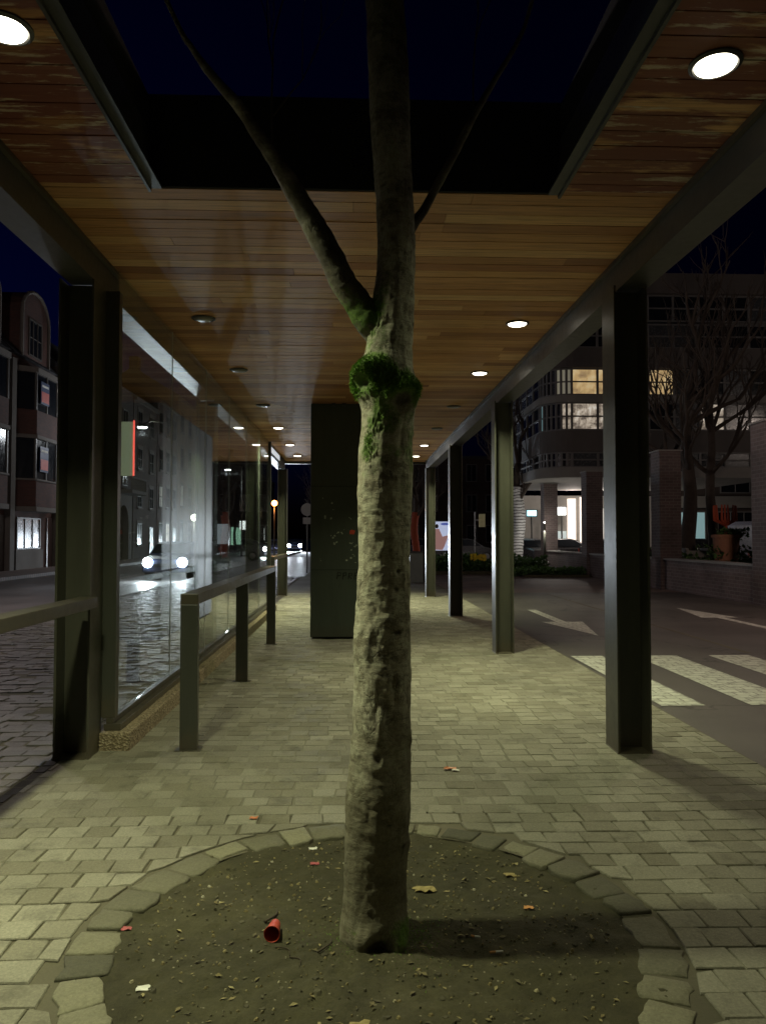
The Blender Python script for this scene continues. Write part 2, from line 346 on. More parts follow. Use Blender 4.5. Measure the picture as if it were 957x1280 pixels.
for k_ in range(NH):
    a = 2*math.pi*(k_+.5)/NH; ca, sa = math.cos(a), math.sin(a)
    t1 = ((hx1-hc[0])/ca if ca > 0 else (hx0-hc[0])/ca); t2 = ((hy1-hc[1])/sa if sa > 0 else (hy0-hc[1])/sa); t_ = min(t1, t2)
    vi.append((hc[0]+.99*ca, hc[1]+.99*sa, zb)); vo_.append((hc[0]+t_*ca, hc[1]+t_*sa, zb))
m.add(vi+vo_, [(k_, NH+k_, NH+(k_+1) % NH, (k_+1) % NH) for k_ in range(NH)])
tag(m.build('paving_bed', M['joint'], origin=(0, 0, zb)), kind='structure')
m = MB(); m.box(-6.0, -5.85, -10, 120, -.155, .005); tag(m.build('kerb', M['stone'], bevel=.01, origin=(0, 0, 0)), kind='structure')

TC = Vector((.085, 2.97, 0))           # tree position
RI, RO = .97, 1.14
def pavers(name, x0, x1, y0, y1, w_, h_, mat, jit=.006, zj=.0015, hole=False, gap=.005, seed=1, lower=0.0, holes=()):
    rnd = random.Random(seed); m = MB(); nrow = int((y1-y0)/h_)
    for j in range(nrow):
        ya = y0+j*h_; x = x0-rnd.random()*w_; fine = ya < 7
        while x < x1:
            ww = w_*rnd.uniform(.86, 1.16)
            xa, xb = max(x, x0), min(x+ww, x1)
            x += ww
            if xb-xa < .03: continue
            g = gap/2*rnd.uniform(.7, 1.5)
            P = []
            for (cx, cy) in ((xa+g, ya+g), (xb-g, ya+g), (xb-g, ya+h_-g), (xa+g, ya+h_-g)):
                wv = .018*math.sin(cx*1.1+cy*.6)+.012*noise.noise(Vector((cx*.7, cy*.7, seed)))
                P.append(Vector((cx+rnd.uniform(-jit, jit), cy+wv+rnd.uniform(-jit, jit)*.7, 0)))
            if hole:
                c = sum(P, Vector())/4; d = (c-TC).length
                if d < RO-.02: continue
                for p in P:
                    q = p-TC; q.z = 0
                    rr = RO+.006*math.sin(q.x*9)
                    if q.length < rr: p.xy = (TC+q.normalized()*rr).xy
            z = -lower+rnd.uniform(-zj, zj); a = rnd.random()
            c = sum(P, Vector())/4; tx, ty = rnd.uniform(-.012, .012), rnd.uniform(-.012, .012)
            top = []; bot = []
            for p in P:
                q = c+(p-c)*(1-.05)
                top.append((q.x, q.y, z+(q.x-c.x)*tx+(q.y-c.y)*ty)); bot.append((p.x, p.y, z-.005))
            low = [(p.x, p.y, z-.012) for p in P]
            m.add(top+bot+low, [(0, 1, 2, 3)]+[(4+k, 4+(k+1) % 4, (k+1) % 4, k) for k in range(4)]+[(8+k, 8+(k+1) % 4, 4+(k+1) % 4, 4+k) for k in range(4)], a)
    return tag(m.build(name, mat, attr=True, origin=(0, 0, 0)), kind='structure')
pavers('shelter_paving', -1.97, 2.68, .3, 21.0, .158, .140, M['paver'], jit=.007, zj=.002, hole=True, seed=3)
pavers('pavement', -5.84, -2.06, 1.0, 30, .2, .13, M['paver_out'], jit=.012, zj=.007, seed=5, lower=.004)
sheet('pavement_strip', rect(-5.84, -1.9, 30, 60), -.006, M['paver_out'])
sheet('paving_sand', rect(-1.97, 2.68, 4.25, 21), -.0028, M['sand'])
# soil-filled drainage joint at the shelter edge
m = MB(); rnd = random.Random(2)
for i in range(150):
    y = 1+i*.14; m.box(-2.055+rnd.uniform(0, .01), -1.985+rnd.uniform(-.01, .005), y+.006, y+.13, -.03, -.004-rnd.uniform(0, .006))
tag(m.build('gutter', M['gutter'], origin=(0, 0, 0)), kind='structure')

# side-road markings
m = MB()
def strip(x0, x1, y0, y1, z=-.008): m.add([(x0, y0, z), (x1, y0, z), (x1, y1, z), (x0, y1, z)], [(0, 1, 2, 3)])
for x0, x1 in ((2.76, 3.16), (3.58, 4.12), (4.54, 5.06), (5.5, 6.0), (6.45, 6.95)):
    strip(x0, x1, 6.85, 9.75)
tag(m.build('crosswalk_stripes', M['marking'], origin=(0, 0, -.008)), kind='structure')
m = MB(); z = -.008
m.add([(3.62, 16.0, z), (3.62, 13.7, z), (3.36, 13.7, z), (3.76, 11.75, z), (4.1, 13.7, z), (3.8, 13.7, z), (3.8, 16.0, z)], [tuple(range(7))])
tag(m.build('painted_arrow', M['marking'], origin=(3.7, 13.5, z)), kind='structure')
m = MB()
m.add([(6.83, 11.2, z), (6.99, 11.2, z), (6.99, 14.3, z), (7.25, 14.3, z), (6.92, 16.3, z), (6.55, 14.3, z), (6.83, 14.3, z)], [tuple(range(7))])
tag(m.build('painted_arrow', M['marking'], origin=(6.9, 14, z)), kind='structure')
m = MB(); strip(5.12, 5.19, 9.9, 20.5); strip(5.12, 5.19, 3, 6.6); tag(m.build('road_seam', M['joint'], origin=(0, 0, z)), kind='structure')

# ------------------------------------------------------------------ tree pit
rnd = random.Random(11)
m = MB(); n = 110; rings = 90; vs = []; fs = []
for i in range(rings+1):
    r = (RI+.09)*i/rings
    for k in range(n*2):
        a = math.pi*k/n; x, y = TC.x+r*math.cos(a), TC.y+r*math.sin(a)
        zz = -.026+.014*min(1, (r/.95)**4)+.016*noise.fractal(Vector((x*3, y*3, 0)), 1, 2, 4)+.009*noise.fractal(Vector((x*14, y*14, 3)), 1, 2, 4)+.035*math.exp(-(r/.22)**2)
        vs.append((x, y, min(zz, .03)))
N2 = n*2
fs = [(i*N2+k, i*N2+(k+1) % N2, (i+1)*N2+(k+1) % N2, (i+1)*N2+k) for i in range(rings) for k in range(N2)]
m.add(vs, fs); tag(m.build('tree_pit_soil', M['soil'], smooth=True, origin=(TC.x, TC.y, 0)), kind='structure')
bd = thing('tree_pit_border', (TC.x, TC.y, 0), 'ring of rough flat border stones around the tree pit', 'stone edging')
a = .1; ns = 0
while a < 2*math.pi-.06+.1:
    da = rnd.uniform(.13, .205)
    if a+da > 2*math.pi+.1-.1: da = 2*math.pi+.1-a
    m = MB(); top = []; mid = []; bot = []
    ri, ro = RI+rnd.uniform(-.03, .03), RO-.012
    zt = rnd.uniform(-.005, .004); K = 5; outl = []
    ga = .004+rnd.uniform(0, .009)
    for k in range(K): outl.append((ro+rnd.uniform(-.022, .004), a+rnd.uniform(-.008, .008)+ga+(da-2*ga)*k/(K-1)))
    for k in range(K): outl.append((ri+rnd.uniform(-.011, .011)+(.012 if k in (0, K-1) else 0), a+da-ga-(da-2*ga)*k/(K-1)))
    c = Vector((TC.x+(ri+ro)/2*math.cos(a+da/2), TC.y+(ri+ro)/2*math.sin(a+da/2), 0)); P = [Vector((TC.x+r*math.cos(b), TC.y+r*math.sin(b), 0)) for r, b in outl]
    tx, ty = rnd.uniform(-.025, .025), rnd.uniform(-.025, .025); nn = len(P); vs = []
    for sc_, dz in ((.0, 0.001), (.5, .001), (.93, 0), (.98, -.003), (1, -.01), (1, -.06)):
        for p in P:
            q = c+(p-c)*sc_; vs.append((q.x, q.y, zt+dz+(q.x-c.x)*tx+(q.y-c.y)*ty+(.005*noise.noise(q*18) if dz > -.01 else 0)))
    fs = [(i*nn+k, (i+1)*nn+k, (i+1)*nn+(k+1) % nn, i*nn+(k+1) % nn) for i in range(5) for k in range(nn)]
    m.ca = rnd.random(); m.add(vs, fs); m.build('border_stone', M['kerbstone'], bd, attr=True, smooth=True); a += da; ns += 1

# ------------------------------------------------------------------ the tree
tree = thing('street_tree', TC, 'mottled grey-green tree with mossy burls growing up through the shelter roof opening', 'tree')
EDGE = [(1172, 428, 510), (1130, 430, 509), (1080, 431, 510), (1000, 432, 513), (950, 437, 513), (900, 440, 513), (850, 443, 514), (800, 443, 513), (750, 446, 512), (700, 448, 512),
        (650, 447, 513), (600, 448, 515), (560, 449, 514), (530, 451, 516), (505, 452, 517), (480, 455, 516), (440, 456, 515), (400, 461, 517), (370, 466, 518), (340, 471, 519), (300, 472, 519),
        (250, 470, 517), (200, 466, 514), (150, 463, 512), (100, 461, 511), (50, 458, 508), (0, 456, 504)]
prof = []
for py, l, r in EDGE:
    A, B = atY(l, py, TC.y), atY(r, py, TC.y); prof.append((A.z, (A.x+B.x)/2, (B.x-A.x)/2))
prof[0] = (-.03, prof[0][1], prof[0][2]*1.02)
prof += [(4.2, prof[-1][1]-.01, .068), (5.2, prof[-1][1]-.05, .05), (6.5, prof[-1][1]+.05, .02)]
def at_prof(z):
    for i in range(len(prof)-1):
        a_, b_ = prof[i], prof[i+1]
        if z <= b_[0] or i == len(prof)-2:
            u = min(1, max(0, (z-a_[0])/(b_[0]-a_[0]))); u = u*u*(3-2*u)*.5+u*.5
            return a_[1]+(b_[1]-a_[1])*u, a_[2]+(b_[2]-a_[2])*u
# feature: (angle deg, z, amp, s_ang m, s_z m, wound 0/1, moss)
def zpx(py): return atY(480, py, TC.y-.1).z
FE = [(212, zpx(470), .074, .062, .062, 0, 1.3), (216, zpx(475), -.06, .03, .034, 1.0, -1.2), (302, zpx(487), .066, .062, .058, 0, 1.3), (300, zpx(496), -.05, .036, .036, 1.0, -1.2),
      (240, zpx(452), .03, .06, .03, 0, .9), (150, zpx(480), .03, .08, .06, 0, .8),
      (335, zpx(928), .016, .03, .035, 0, 0), (350, zpx(1065), .014, .03, .03, 0, 0), (265, zpx(905), .022, .016, .06, 0, 0), (262, zpx(948), -.012, .014, .02, .9, 0), (257, zpx(900), -.010, .008, .06, .7, 0),
      (300, zpx(715), .010, .028, .026, 0, 0), (300, zpx(715), -.016, .012, .011, .9, 0), (276, zpx(775), .014, .022, .02, .6, 0), (300, zpx(792), -.01, .022, .01, .9, 0), (296, zpx(738), -.008, .01, .012, .8, 0),
      (277, zpx(850), .01, .012, .05, .3, 0), (245, zpx(860), .01, .016, .03, .2, 0), (272, .0, -.04, .055, .035, 1, 0), (250, .0, .03, .04, .06, 0, 0), (200, 0, .02, .05, .05, 0, 0), (310, 0, .03, .045, .05, 0, .4), (225, zpx(1172), .008, .1, .06, 0, .15), (330, zpx(1165), .010, .1, .05, 0, .5), (180, zpx(1165), .008, .1, .06, 0, .1),
      (235, zpx(560), .0, .1, .1, 0, .35), (340, zpx(555), 0, .07, .15, 0, .5), (285, zpx(600), 0, .05, .15, 0, .1), (212, zpx(385), 0, .09, .14, 0, .7), (250, zpx(505), .012, .03, .05, .4, .3), (255, zpx(468), 0, .13, .06, 0, .5), (255, zpx(520), 0, .08, .07, 0, .35), (225, zpx(560), 0, .03, .12, 0, .35), (195, zpx(730), .008, .03, .03, 0, 0),
      (248, zpx(720), .005, .03, .035, 0, 0), (248, zpx(722), -.006, .018, .022, .35, 0), (195, zpx(610), .006, .05, .05, 0, 0), (235, zpx(815), .007, .02, .04, .2, 0)]
_r = random.Random(77)
for _ in range(70): FE.append((_r.uniform(175, 365), _r.uniform(.25, 3.0), _r.choice((-.003, -.005, .003, .004)), _r.uniform(.008, .026), _r.uniform(.004, .010), _r.choice((0, .5, .7)), 0))
for _ in range(14): FE.append((_r.uniform(185, 355), _r.uniform(.3, 1.6), _r.choice((-.006, .009)), _r.uniform(.006, .012), _r.uniform(.02, .05), _r.choice((0, .4)), 0))
zs = []; z = -.03
while z < 6.5: zs.append(z); z += .0075 if z < 3.3 else .03
NA = 190; vs = []; moss = []; wound_shade = []
for z in zs:
    cx, rr = at_prof(z)
    for k in range(NA):
        a = 2*math.pi*k/NA; ca, sa = math.cos(a), math.sin(a)
        p = Vector((ca*rr, sa*rr, z))
        d = .006*noise.fractal(Vector((ca*1.3, sa*1.3, z*2.2)), 1, 2, 3) + .0030*noise.fractal(Vector((ca*2.2, sa*2.2, z*20)), 1, 2, 4)+.0008*noise.noise(Vector((ca*7, sa*7, z*75)))
        rd = noise.noise(Vector((ca*11, sa*11, z*3.5)))
        d += .0008*max(0, noise.noise(Vector((ca*3.2, sa*3.2, z*34+2*rd)))-.15)*4*max(0, noise.noise(Vector((ca*2, sa*2, z*3+7)))+.2)
        ms = 0.0; wd = 0.0
        deg = math.degrees(a)
        for (fa, fz, am, sa_, sz, wn_, mo) in FE:
            dz = (z-fz)/sz
            if abs(dz) > 2.6: continue
            dd = (deg-fa+180) % 360-180; da_ = R(dd)*rr/sa_
            if abs(da_) > 2.6: continue
            wob = .25*noise.noise(Vector((ca*6+fa, sa*6, z*14)))
            e = math.exp(-(da_*da_+dz*dz)*(1+wob))
            d += (am if abs(am) > .028 else am*.6)*e; ms += mo*e; wd += wn_*max(0, min(1, e*2.2-.7))
        if 1.75 < z < 2.35 and (ms > .4): d += .006*noise.noise(Vector((ca*14, sa*14, z*80)))
        lean = max(0, z-.0)*.0
        vs.append((cx+ca*(rr+d), TC.y+sa*(rr+d)+lean, z)); moss.append(max(0, min(1.3, ms))); wound_shade.append(min(1, wd+max(0, min(.85, (z-2.55)*.8+.3*noise.fractal(Vector((ca, sa, z*3)), 1, 2, 3)))*(z > 2.5)))  # wound marks, plus shade of the upper trunk painted in with height
nz = len(zs); m = MB()
m.add(vs, [(i*NA+k, i*NA+(k+1) % NA, (i+1)*NA+(k+1) % NA, (i+1)*NA+k) for i in range(nz-1) for k in range(NA)])
trunk = m.build('trunk', M['bark'], tree, smooth=True, origin=(TC.x, TC.y, 0))
for nm, dat in (('moss', moss), ('wound_shade', wound_shade)):
    trunk.data.attributes.new(nm, 'FLOAT', 'POINT').data.foreach_set('value', dat)
# limbs
def smooth_path(P, sub=8):
    P = [Vector(p) for p in P]; out = []
    for i in range(len(P)-1):
        p0 = P[max(i-1, 0)]; p1 = P[i]; p2 = P[i+1]; p3 = P[min(i+2, len(P)-1)]
        for k in range(sub):
            t = k/sub
            out.append(.5*((2*p1)+(p2-p0)*t+(2*p0-5*p1+4*p2-p3)*t*t+(3*p1-p0-3*p2+p3)*t**3))
    out.append(P[-1]); return out
def limb(pix, y0, dy, name, tail=None):
    pts = []; rad = []
    for i, (px, py, wpx) in enumerate(pix):
        y = y0+dy*i; p = atY(px, py, y); pts.append(p); rad.append(wpx/2/F*y)
    if tail:
        for p, r_ in tail: pts.append(Vector(p)); rad.append(r_)
    sp = smooth_path(pts, 12); sr = [c.x for c in smooth_path([(r_, 0, 0) for r_ in rad], 12)]
    mm = MB(); mm.tube(sp, [max(.003, x) for x in sr], 36)
    vs2 = []
    nr = 36
    for idx, v in enumerate(mm.v):
        i = idx//nr; c = sp[i]; q = Vector(v)-c; r_ = q.length
        dd = 1+.13*noise.fractal(Vector(v)*9, 1, 2, 3)+.06*noise.noise(Vector((v[0]*20, v[1]*20, v[2]*60)))
        vs2.append(tuple(c+q*dd))
    mm.v = vs2; o = mm.build(name, M['bark'], tree, smooth=True)
    dat = [max(0, .55-abs(v[2]-zpx(385))*3.5)+.3*max(0, noise.noise(Vector(v)*7)) for v in mm.v]
    o.data.attributes.new('moss', 'FLOAT', 'POINT').data.foreach_set('value', dat)
    o.data.attributes.new('wound_shade', 'FLOAT', 'POINT').data.foreach_set('value', [max(0, min(.95, .25+.9*noise.fractal(Vector(v)*6, 1, 2, 4)+max(0, v[2]-2.6)*.9)) for v in mm.v])  # bark mottling, plus shade painted darker towards the limb tops
    return o, sp
b1, p1 = limb([(482, 432, 30), (466, 405, 42), (449, 382, 38), (430, 355, 34), (412, 318, 31), (394, 285, 29), (372, 246, 27), (350, 210, 21), (325, 172, 17), (298, 132, 14), (268, 98, 11), (240, 60, 8), (215, 15, 6)], 2.97, -.005, 'limb',
              tail=[((-1.0, 2.9, 4.2), .012), ((-1.3, 2.8, 5.0), .006)])
b2, p2 = limb([(505, 300, 16), (518, 278, 14), (530, 262, 12), (548, 228, 11), (570, 188, 10), (592, 145, 9), (618, 100, 7), (645, 55, 6), (662, 10, 5)], 2.98, .012, 'limb',
              tail=[((.85, 3.1, 4.2), .009), ((1.05, 3.2, 4.9), .004)])
m = MB()
def twigs(m, p, d, L, r, depth, rnd):
    if depth == 0 or r < .0012: return
    pts = [p]; q = p.copy(); dd = d.normalized()
    for i in range(5):
        dd = (dd+Vector((rnd.uniform(-.2, .2), rnd.uniform(-.2, .2), rnd.uniform(-.08, .16)))).normalized(); q = q+dd*L/5; pts.append(q.copy())
    m.tube(pts, [r*(1-.12*i) for i in range(6)], 5 if r < .03 else 9)
    for k in range(rnd.randint(2, 3)):
        i = rnd.randint(2, 5); nd = (dd+Vector((rnd.uniform(-1, 1), rnd.uniform(-1, 1), rnd.uniform(-.1, .8)))*.75).normalized()
        twigs(m, pts[i], nd, L*rnd.uniform(.6, .85), r*.6, depth-1, rnd)
rnd = random.Random(5)
for p, d, L, r in ((Vector((at_prof(4.3)[0], TC.y, 4.3)), Vector((-.5, .2, 1)), 1.0, .03), (Vector((at_prof(4.9)[0], TC.y, 4.9)), Vector((.5, -.3, 1)), 1.0, .028), (Vector((at_prof(3.75)[0], TC.y, 3.75)), Vector((.4, .35, 1)), .8, .02),
                   (Vector((-1.0, 2.9, 4.2)), Vector((-.2, .3, 1)), .8, .012), (Vector((at_prof(6)[0], TC.y, 6)), Vector((0, 0, 1)), .8, .02), (Vector((.85, 3.1, 4.2)), Vector((.2, .2, 1)), .6, .008), (p1[84], Vector((-.25, .1, 1)), .6, .006), (p2[60], Vector((-.2, .1, 1)), .5, .004)):
    twigs(m, p, d, L, r, 4, rnd)
m.build('crown', M['twig'], tree)
# moss cushions: small blades standing on the mossy faces
m = MB(); rnd = random.Random(9)
idxs = [i for i in range(len(vs)) if moss[i] > .55 and wound_shade[i] < .25 and vs[i][1] < TC.y+.05 and 1.5 < vs[i][2] < 2.5]
for q in range(9000):
    i = rnd.choice(idxs); v = Vector(vs[i]); cx, rr = at_prof(v.z)
    if moss[i] < rnd.uniform(.5, 1.1): continue
    nrm = Vector((v.x-cx, v.y-TC.y, rnd.uniform(-.1, .12))).normalized(); L = rnd.uniform(.004, .012)
    sd = nrm.cross(Vector((rnd.uniform(-1, 1), rnd.uniform(-1, 1), rnd.uniform(-1, 1)))).normalized()*rnd.uniform(.0015, .003)
    tip = v+nrm*L+Vector((rnd.uniform(-.5, .5), rnd.uniform(-.5, .5), rnd.uniform(-.8, .3)))*L
    m.add([v-sd-nrm*.002, v+sd-nrm*.002, tip], [(0, 1, 2)])
mo = m.build('moss', M['moss'], tree); tag(mo, kind='stuff')

# ------------------------------------------------------------------ shelter canopy
CZ = 3.5; XL, XR = -1.80, 1.90; Y0, Y1 = -3.6, 20.2
OX0, OX1, OY0 = -1.17, 1.20, 1.35
OY1 = atZ(445, 240, CZ).y
roof = thing('shelter_canopy', (0, 0, 0), 'long flat-roofed shelter with a plank ceiling on dark steel columns', 'canopy')
STAIN_Y = OY1-.05; M['wood'] = mat_wood()
rnd = random.Random(21); m = MB(); pw = .1435
y = OY1 % pw - pw*28
while y < Y1:
    ya, yb = y+.004, min(y+pw-.004, Y1)
    segs = [(XL+.02, XR-.02)] if (ya >= OY1-.02 or yb <= OY0+.02) else [(XL+.02, OX0), (OX1, XR-.02)]
    for (a0, a1) in segs:
        x = a0; first = True
        while x < a1-.01:
            L = rnd.uniform(.5, 2.6) if first else rnd.uniform(1.4, 3.2); first = False
            xe = min(a1, x+L)
            if a1-xe < .25: xe = a1
            m.ca = rnd.random(); dz = rnd.uniform(0, .002)
            m.box(x+.0012, xe-.0012, ya, yb, CZ+dz, CZ+.022); x = xe
    y += pw
m.build('ceiling', M['wood'], roof, attr=True, origin=(0, 0, 0))
m = MB()
for x0, x1, y0, y1 in ((XL-.2, OX0, Y0, Y1), (OX1, XR+.2, Y0, Y1), (OX0, OX1, Y0, OY0), (OX0, OX1, OY1, Y1)):
    m.box(x0, x1, y0, y1, CZ+.024, CZ+.52)
m.build('roof', M['black'], roof, origin=(0, 0, 0))
# steel lining of the opening
m = MB(); t_ = .012
m.box(OX0-.004, OX0+t_, OY0, OY1, CZ-.02, CZ+.3); m.box(OX0+t_, OX0+.07, OY0, OY1, CZ+.0, CZ+.012); m.build('opening_lining', M['steel_edge'], roof); m = MB()
m.box(OX1-t_, OX1+.004, OY0, OY1, CZ-.02, CZ+.3); m.box(OX1-.07, OX1-t_, OY0, OY1, CZ+.0, CZ+.012)
m.build('opening_lining', M['steel_edge'], roof)
m = MB(); m.box(OX0-.01, OX1+.01, OY1-.02, OY1+.002, CZ+.005, CZ+.54); m.build('opening_fascia', M['black'], roof)
# edge beams (channel with visible web and lower flange)
for sx, xi in ((-1, XL), (1, XR)):
    m = MB(); xo = xi+sx*.2; xw = xi+sx*.012
    m.box(xi, xw, Y0, Y1, CZ-.21, CZ+.5); m.box(xw, xo, Y0, Y1, CZ-.21, CZ-.19); m.box(xo-sx*.012, xo, Y0, Y1, CZ-.19, CZ+.52)
    m.build('edge_beam', M['beam'], roof)
    m = MB(); m.box(xi-sx*.03, xi-sx*.002, Y0, Y1, CZ-.03, CZ-.003); m.build('ceiling_trim', M['steel'], roof)
m = MB(); m.box(XL-.2, XR+.2, Y1, Y1+.16, CZ-.06, CZ+.52); m.build('end_beam', M['steel_edge'], roof)
# H-section columns
COLY = (5.45, 10.05, 14.75, 19.6)
def column(x0, x1, y0, y1, parent):
    m = MB(); tf = .016; tw = .012; yc = (y0+y1)/2+.03
    m.box(x0, x0+tf, y0, y1, 0, CZ-.212); m.box(x1-tf, x1, y0, y1, 0, CZ-.212)
    m.box(x0+tf, x1-tf, yc-tw/2, yc+tw/2, .004, CZ-.212)
    m.box(x0-.004, x1+.004, y0-.004, y1+.004, -.02, .006) 
    o = m.build('column', M['steel'], parent, bevel=.002)
    return o
for yc in COLY:
    column(1.835, 2.075, yc-.13, yc+.13, roof)
    if yc < 19: column(-2.03, -1.79, yc-.13, yc+.13, roof)
    else: column(-1.965, -1.725, 19.93, 20.19, roof)
# downlights
lampL = [(3.0, 1.5), (7.0, 0), (9.15, 0), (11.6, 0), (13.95, 1), (16.5, 1), (18.7, 1)]
lampR = [(3.12, .14), (7.05, 1), (9.2, 1), (11.6, 0), (13.95, 0), (16.5, 1), (18.7, 1)]
def downlight(x, y, on):
    m = MB(); m.lathe([(.108, .0), (.108, -.006), (.092, -.014), (.085, -.008), (.085, 0)], (x, y, CZ-.001), 40)
    ring = m.build('downlight', M['steel_edge'], roof, smooth=False)
    m = MB(); m.lathe([(.084, -.008), (.08, -.015), (.06, -.022), (.02, -.025)], (x, y, CZ-.001), 32)
    lens = m.build('lens', M['lamp_lens'] if on else M['lens_off'], ring, smooth=True)
    if on:
        ld = bpy.data.lights.new('downlight_beam', 'AREA'); ld.shape = 'DISK'; ld.size = .19; ld.energy = POWER*on; ld.color = LCOL; ld.spread = R(120)
        lo = bpy.data.objects.new('downlight_beam', ld); COL.objects.link(lo); lo.location = (x, y, CZ-.032)
POWER = 39; LCOL = (.97, 1, .61)
for y, on in lampL: downlight(-1.37, y, on)
for y, on in lampR: downlight(1.52, y, on)
# the shelter carries on behind the viewer; unseen left lamp lit dimly as trunk fill
for y, on in ((-1.3, 0),):
    downlight(-1.37, y, .16); downlight(1.52, y, on)

# glazed wall along the left side
GX = -1.73
gw = thing('glass_screen', (GX, 5.7, 0), 'long clear glass wall in dark frames on a speckled concrete plinth', 'glass wall')
t = NT('exposed_aggregate'); v = t.co(); vo = t.new('ShaderNodeTexVoronoi'); vo.inputs['Scale'].default_value = 70; t.link(v, vo.inputs[0])
c = t.mix(t.noise(v, 9), t.ramp(vo.outputs['Color'], [(.2, (.12, .09, .05)), (.5, (.36, .28, .17)), (.9, (.55, .47, .33))]), (.22, .18, .11)); t.link(c, t.b.inputs['Base Color'])
t.b.inputs['Roughness'].default_value = .9; t.bump(vo.outputs['Distance'], 1, .01); M['aggregate'] = t.m
m = MB(); m.box(-1.79, -1.575, 5.52, 15.9, -.02, .125); m.build('plinth', M['aggregate'], gw, bevel=.012)
m = MB(); m.box(-1.775, -1.655, 5.585, 15.85, .126, .175); m.box(-1.76, -1.705, 5.585, 15.85, .175, .215); m.build('sill_frame', M['rail'], gw, bevel=.004)
m = MB(); m.box(-1.86, -1.695, 5.583, 5.66, .216, CZ-.212); m.build('end_post', M['rail'], gw, bevel=.004)
m = MB(); m.box(-1.785, -1.695, 15.79, 15.85, .216, CZ-.03); m.build('end_post', M['rail'], gw, bevel=.004)
for i in range(6):
    ya = 5.67+i*1.69; yb = ya+1.675 if i < 5 else 15.78
    m = MB(); m.box(GX-.005, GX+.005, ya, yb, .2155, CZ-.035); m.build('glass_pane', M['glass'], gw)
    if i:
        m = MB(); m.box(GX-.0045, GX+.0045, ya-.0135, ya-.0015, .2155, CZ-.036); m.build('glass_joint', M['sealant'], gw)

k = thing('beam_glow_strip', (-1.79, 17.1, 3.3), 'added glowing white panel standing in for the lit face of the left roof beam just beyond the glass wall', 'sign')  # glowing strip added in place of light falling on the beam face
m = MB(); m.box(-1.797, -1.765, 16.1, 18.3, 3.31, 3.455); m.build('strip_backing', M['steel_edge'], k)
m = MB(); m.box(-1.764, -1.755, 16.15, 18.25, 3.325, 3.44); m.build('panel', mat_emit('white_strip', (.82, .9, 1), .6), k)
# central steel block
def blk():
    k = thing('steel_cabinet', (-.13, 13.4, 0), 'tall dark steel cabinet from floor to ceiling with sticker residue and a scrawl', 'cabinet')
    m = MB(); m.box(-.64, .48, 11.42, 15.4, .03, CZ-.004); m.build('casing', M['kiosk'], k, bevel=.006)
    for z_ in (1.02, 2.26):
        m = MB(); m.box(-.636, .476, 11.416, 11.4195, z_, z_+.006); m.build('panel_seam', M['black'], k)
    m = MB(); m.box(-.61, .45, 11.46, 15.37, 0, .03); m.build('base_plinth', M['black'], k)
    rnd = random.Random(4); m = MB(); yy = 11.417
    spots = [(404, 622), (414, 628), (407, 646), (414, 649), (417, 638), (430, 663), (413, 670), (417, 671), (427, 666), (422, 666), (417, 679), (420, 677), (436, 680), (440, 678), (444, 682), (439, 686), (442, 694), (438, 696), (434, 701), (444, 703), (400, 700), (438, 648)]
    for (px, py) in spots:
        for q in range(rnd.randint(1, 3)):
            p = atY(px+rnd.uniform(-1.5, 1.5), py+rnd.uniform(-1.5, 1.5), yy); s = rnd.uniform(.006, .02); a = rnd.uniform(0, 3)
            m.add([(p.x+s*rnd.uniform(.6, 1.1)*math.cos(a+i*1.26), yy, p.z+s*rnd.uniform(.5, 1)*math.sin(a+i*1.26)) for i in range(5)], [(0, 1, 2, 3, 4)])
    tag(m.build('sticker_residue', M['sticker'], k), kind='stuff')
    m = MB(); p = atY(440, 665, yy)
    m.add([(p.x-.04, yy, p.z-.03), (p.x+.03, yy, p.z-.035), (p.x+.045, yy, p.z+.02), (p.x-.01, yy, p.z+.035), (p.x-.035, yy, p.z+.02)], [(0, 1, 2, 3, 4)]); m.build('red_sticker', M['red'], k)
    L = {'P': [[(0, 0), (0, 1), (.6, .95), (.65, .6), (0, .5)]], 'R': [[(0, 0), (0, 1), (.6, .9), (.6, .55), (.05, .5), (.65, 0)]], 'E': [[(.6, 1), (0, .9), (0, .05), (.6, 0)], [(0, .5), (.5, .5)]], 'S': [[(.6, .9), (.1, .95), (.05, .6), (.6, .4), (.55, .05), (0, .05)]]}
    m = MB(); p0 = atY(421, 724, yy-.002); x = p0.x
    for ch in 'PPRES':
        for st in L[ch]:
            m.tube([(x+u*.07+w_*.012, yy-.001, p0.z+w_*.095+rnd.uniform(-.006, .006)) for u, w_ in st], .0055, 5)
        x += .085
    m.build('scrawl', M['black'], k)
    m = MB()
    for px in (417, 430):
        m = MB(); p = atY(px, 505, yy); m.box(p.x-.03, p.x+.03, yy-.02, yy+.005, p.z-.03, p.z+.02); m.build('bracket', M['steel_edge'], k)
M['sticker'] = mat_paint('sticker_residue', (.33, .36, .3), .8)
blk()

# leaning rails
def rail(name_label, x, ya, yb, posts, h=1.1, w_=.125, tk=.012, flip=1):
    k = thing('leaning_rail', (x, (ya+yb)/2, 0), name_label, 'rail', 'leaning rails of the shelter')
    m = MB(); m.box(x-w_/2, x+w_/2, ya, yb, h-.075, h); m.build('top_bar', M['rail'], k, bevel=.004)
    for y in posts:
        m = MB(); m.box(x-w_/2+.001, x+w_/2-.001, y, y+.06, -.02, h-.076); m.build('post', M['rail'], k, bevel=.004)
        m = MB(); m.box(x-w_/2-.03, x+w_/2+.03, y-.03, y+.09, -.019, .004); m.build('foot_plate', M['rail'], k)
    return k
rail('free-standing dark steel leaning rail on three posts in front of the glass wall', -1.165, 5.52, 11.0, (5.521, 8.1, 10.93))
rail('dark steel leaning rail beside the end of the glass wall, farthest from the tree', -1.72, 16.2, 19.45, (16.21,))
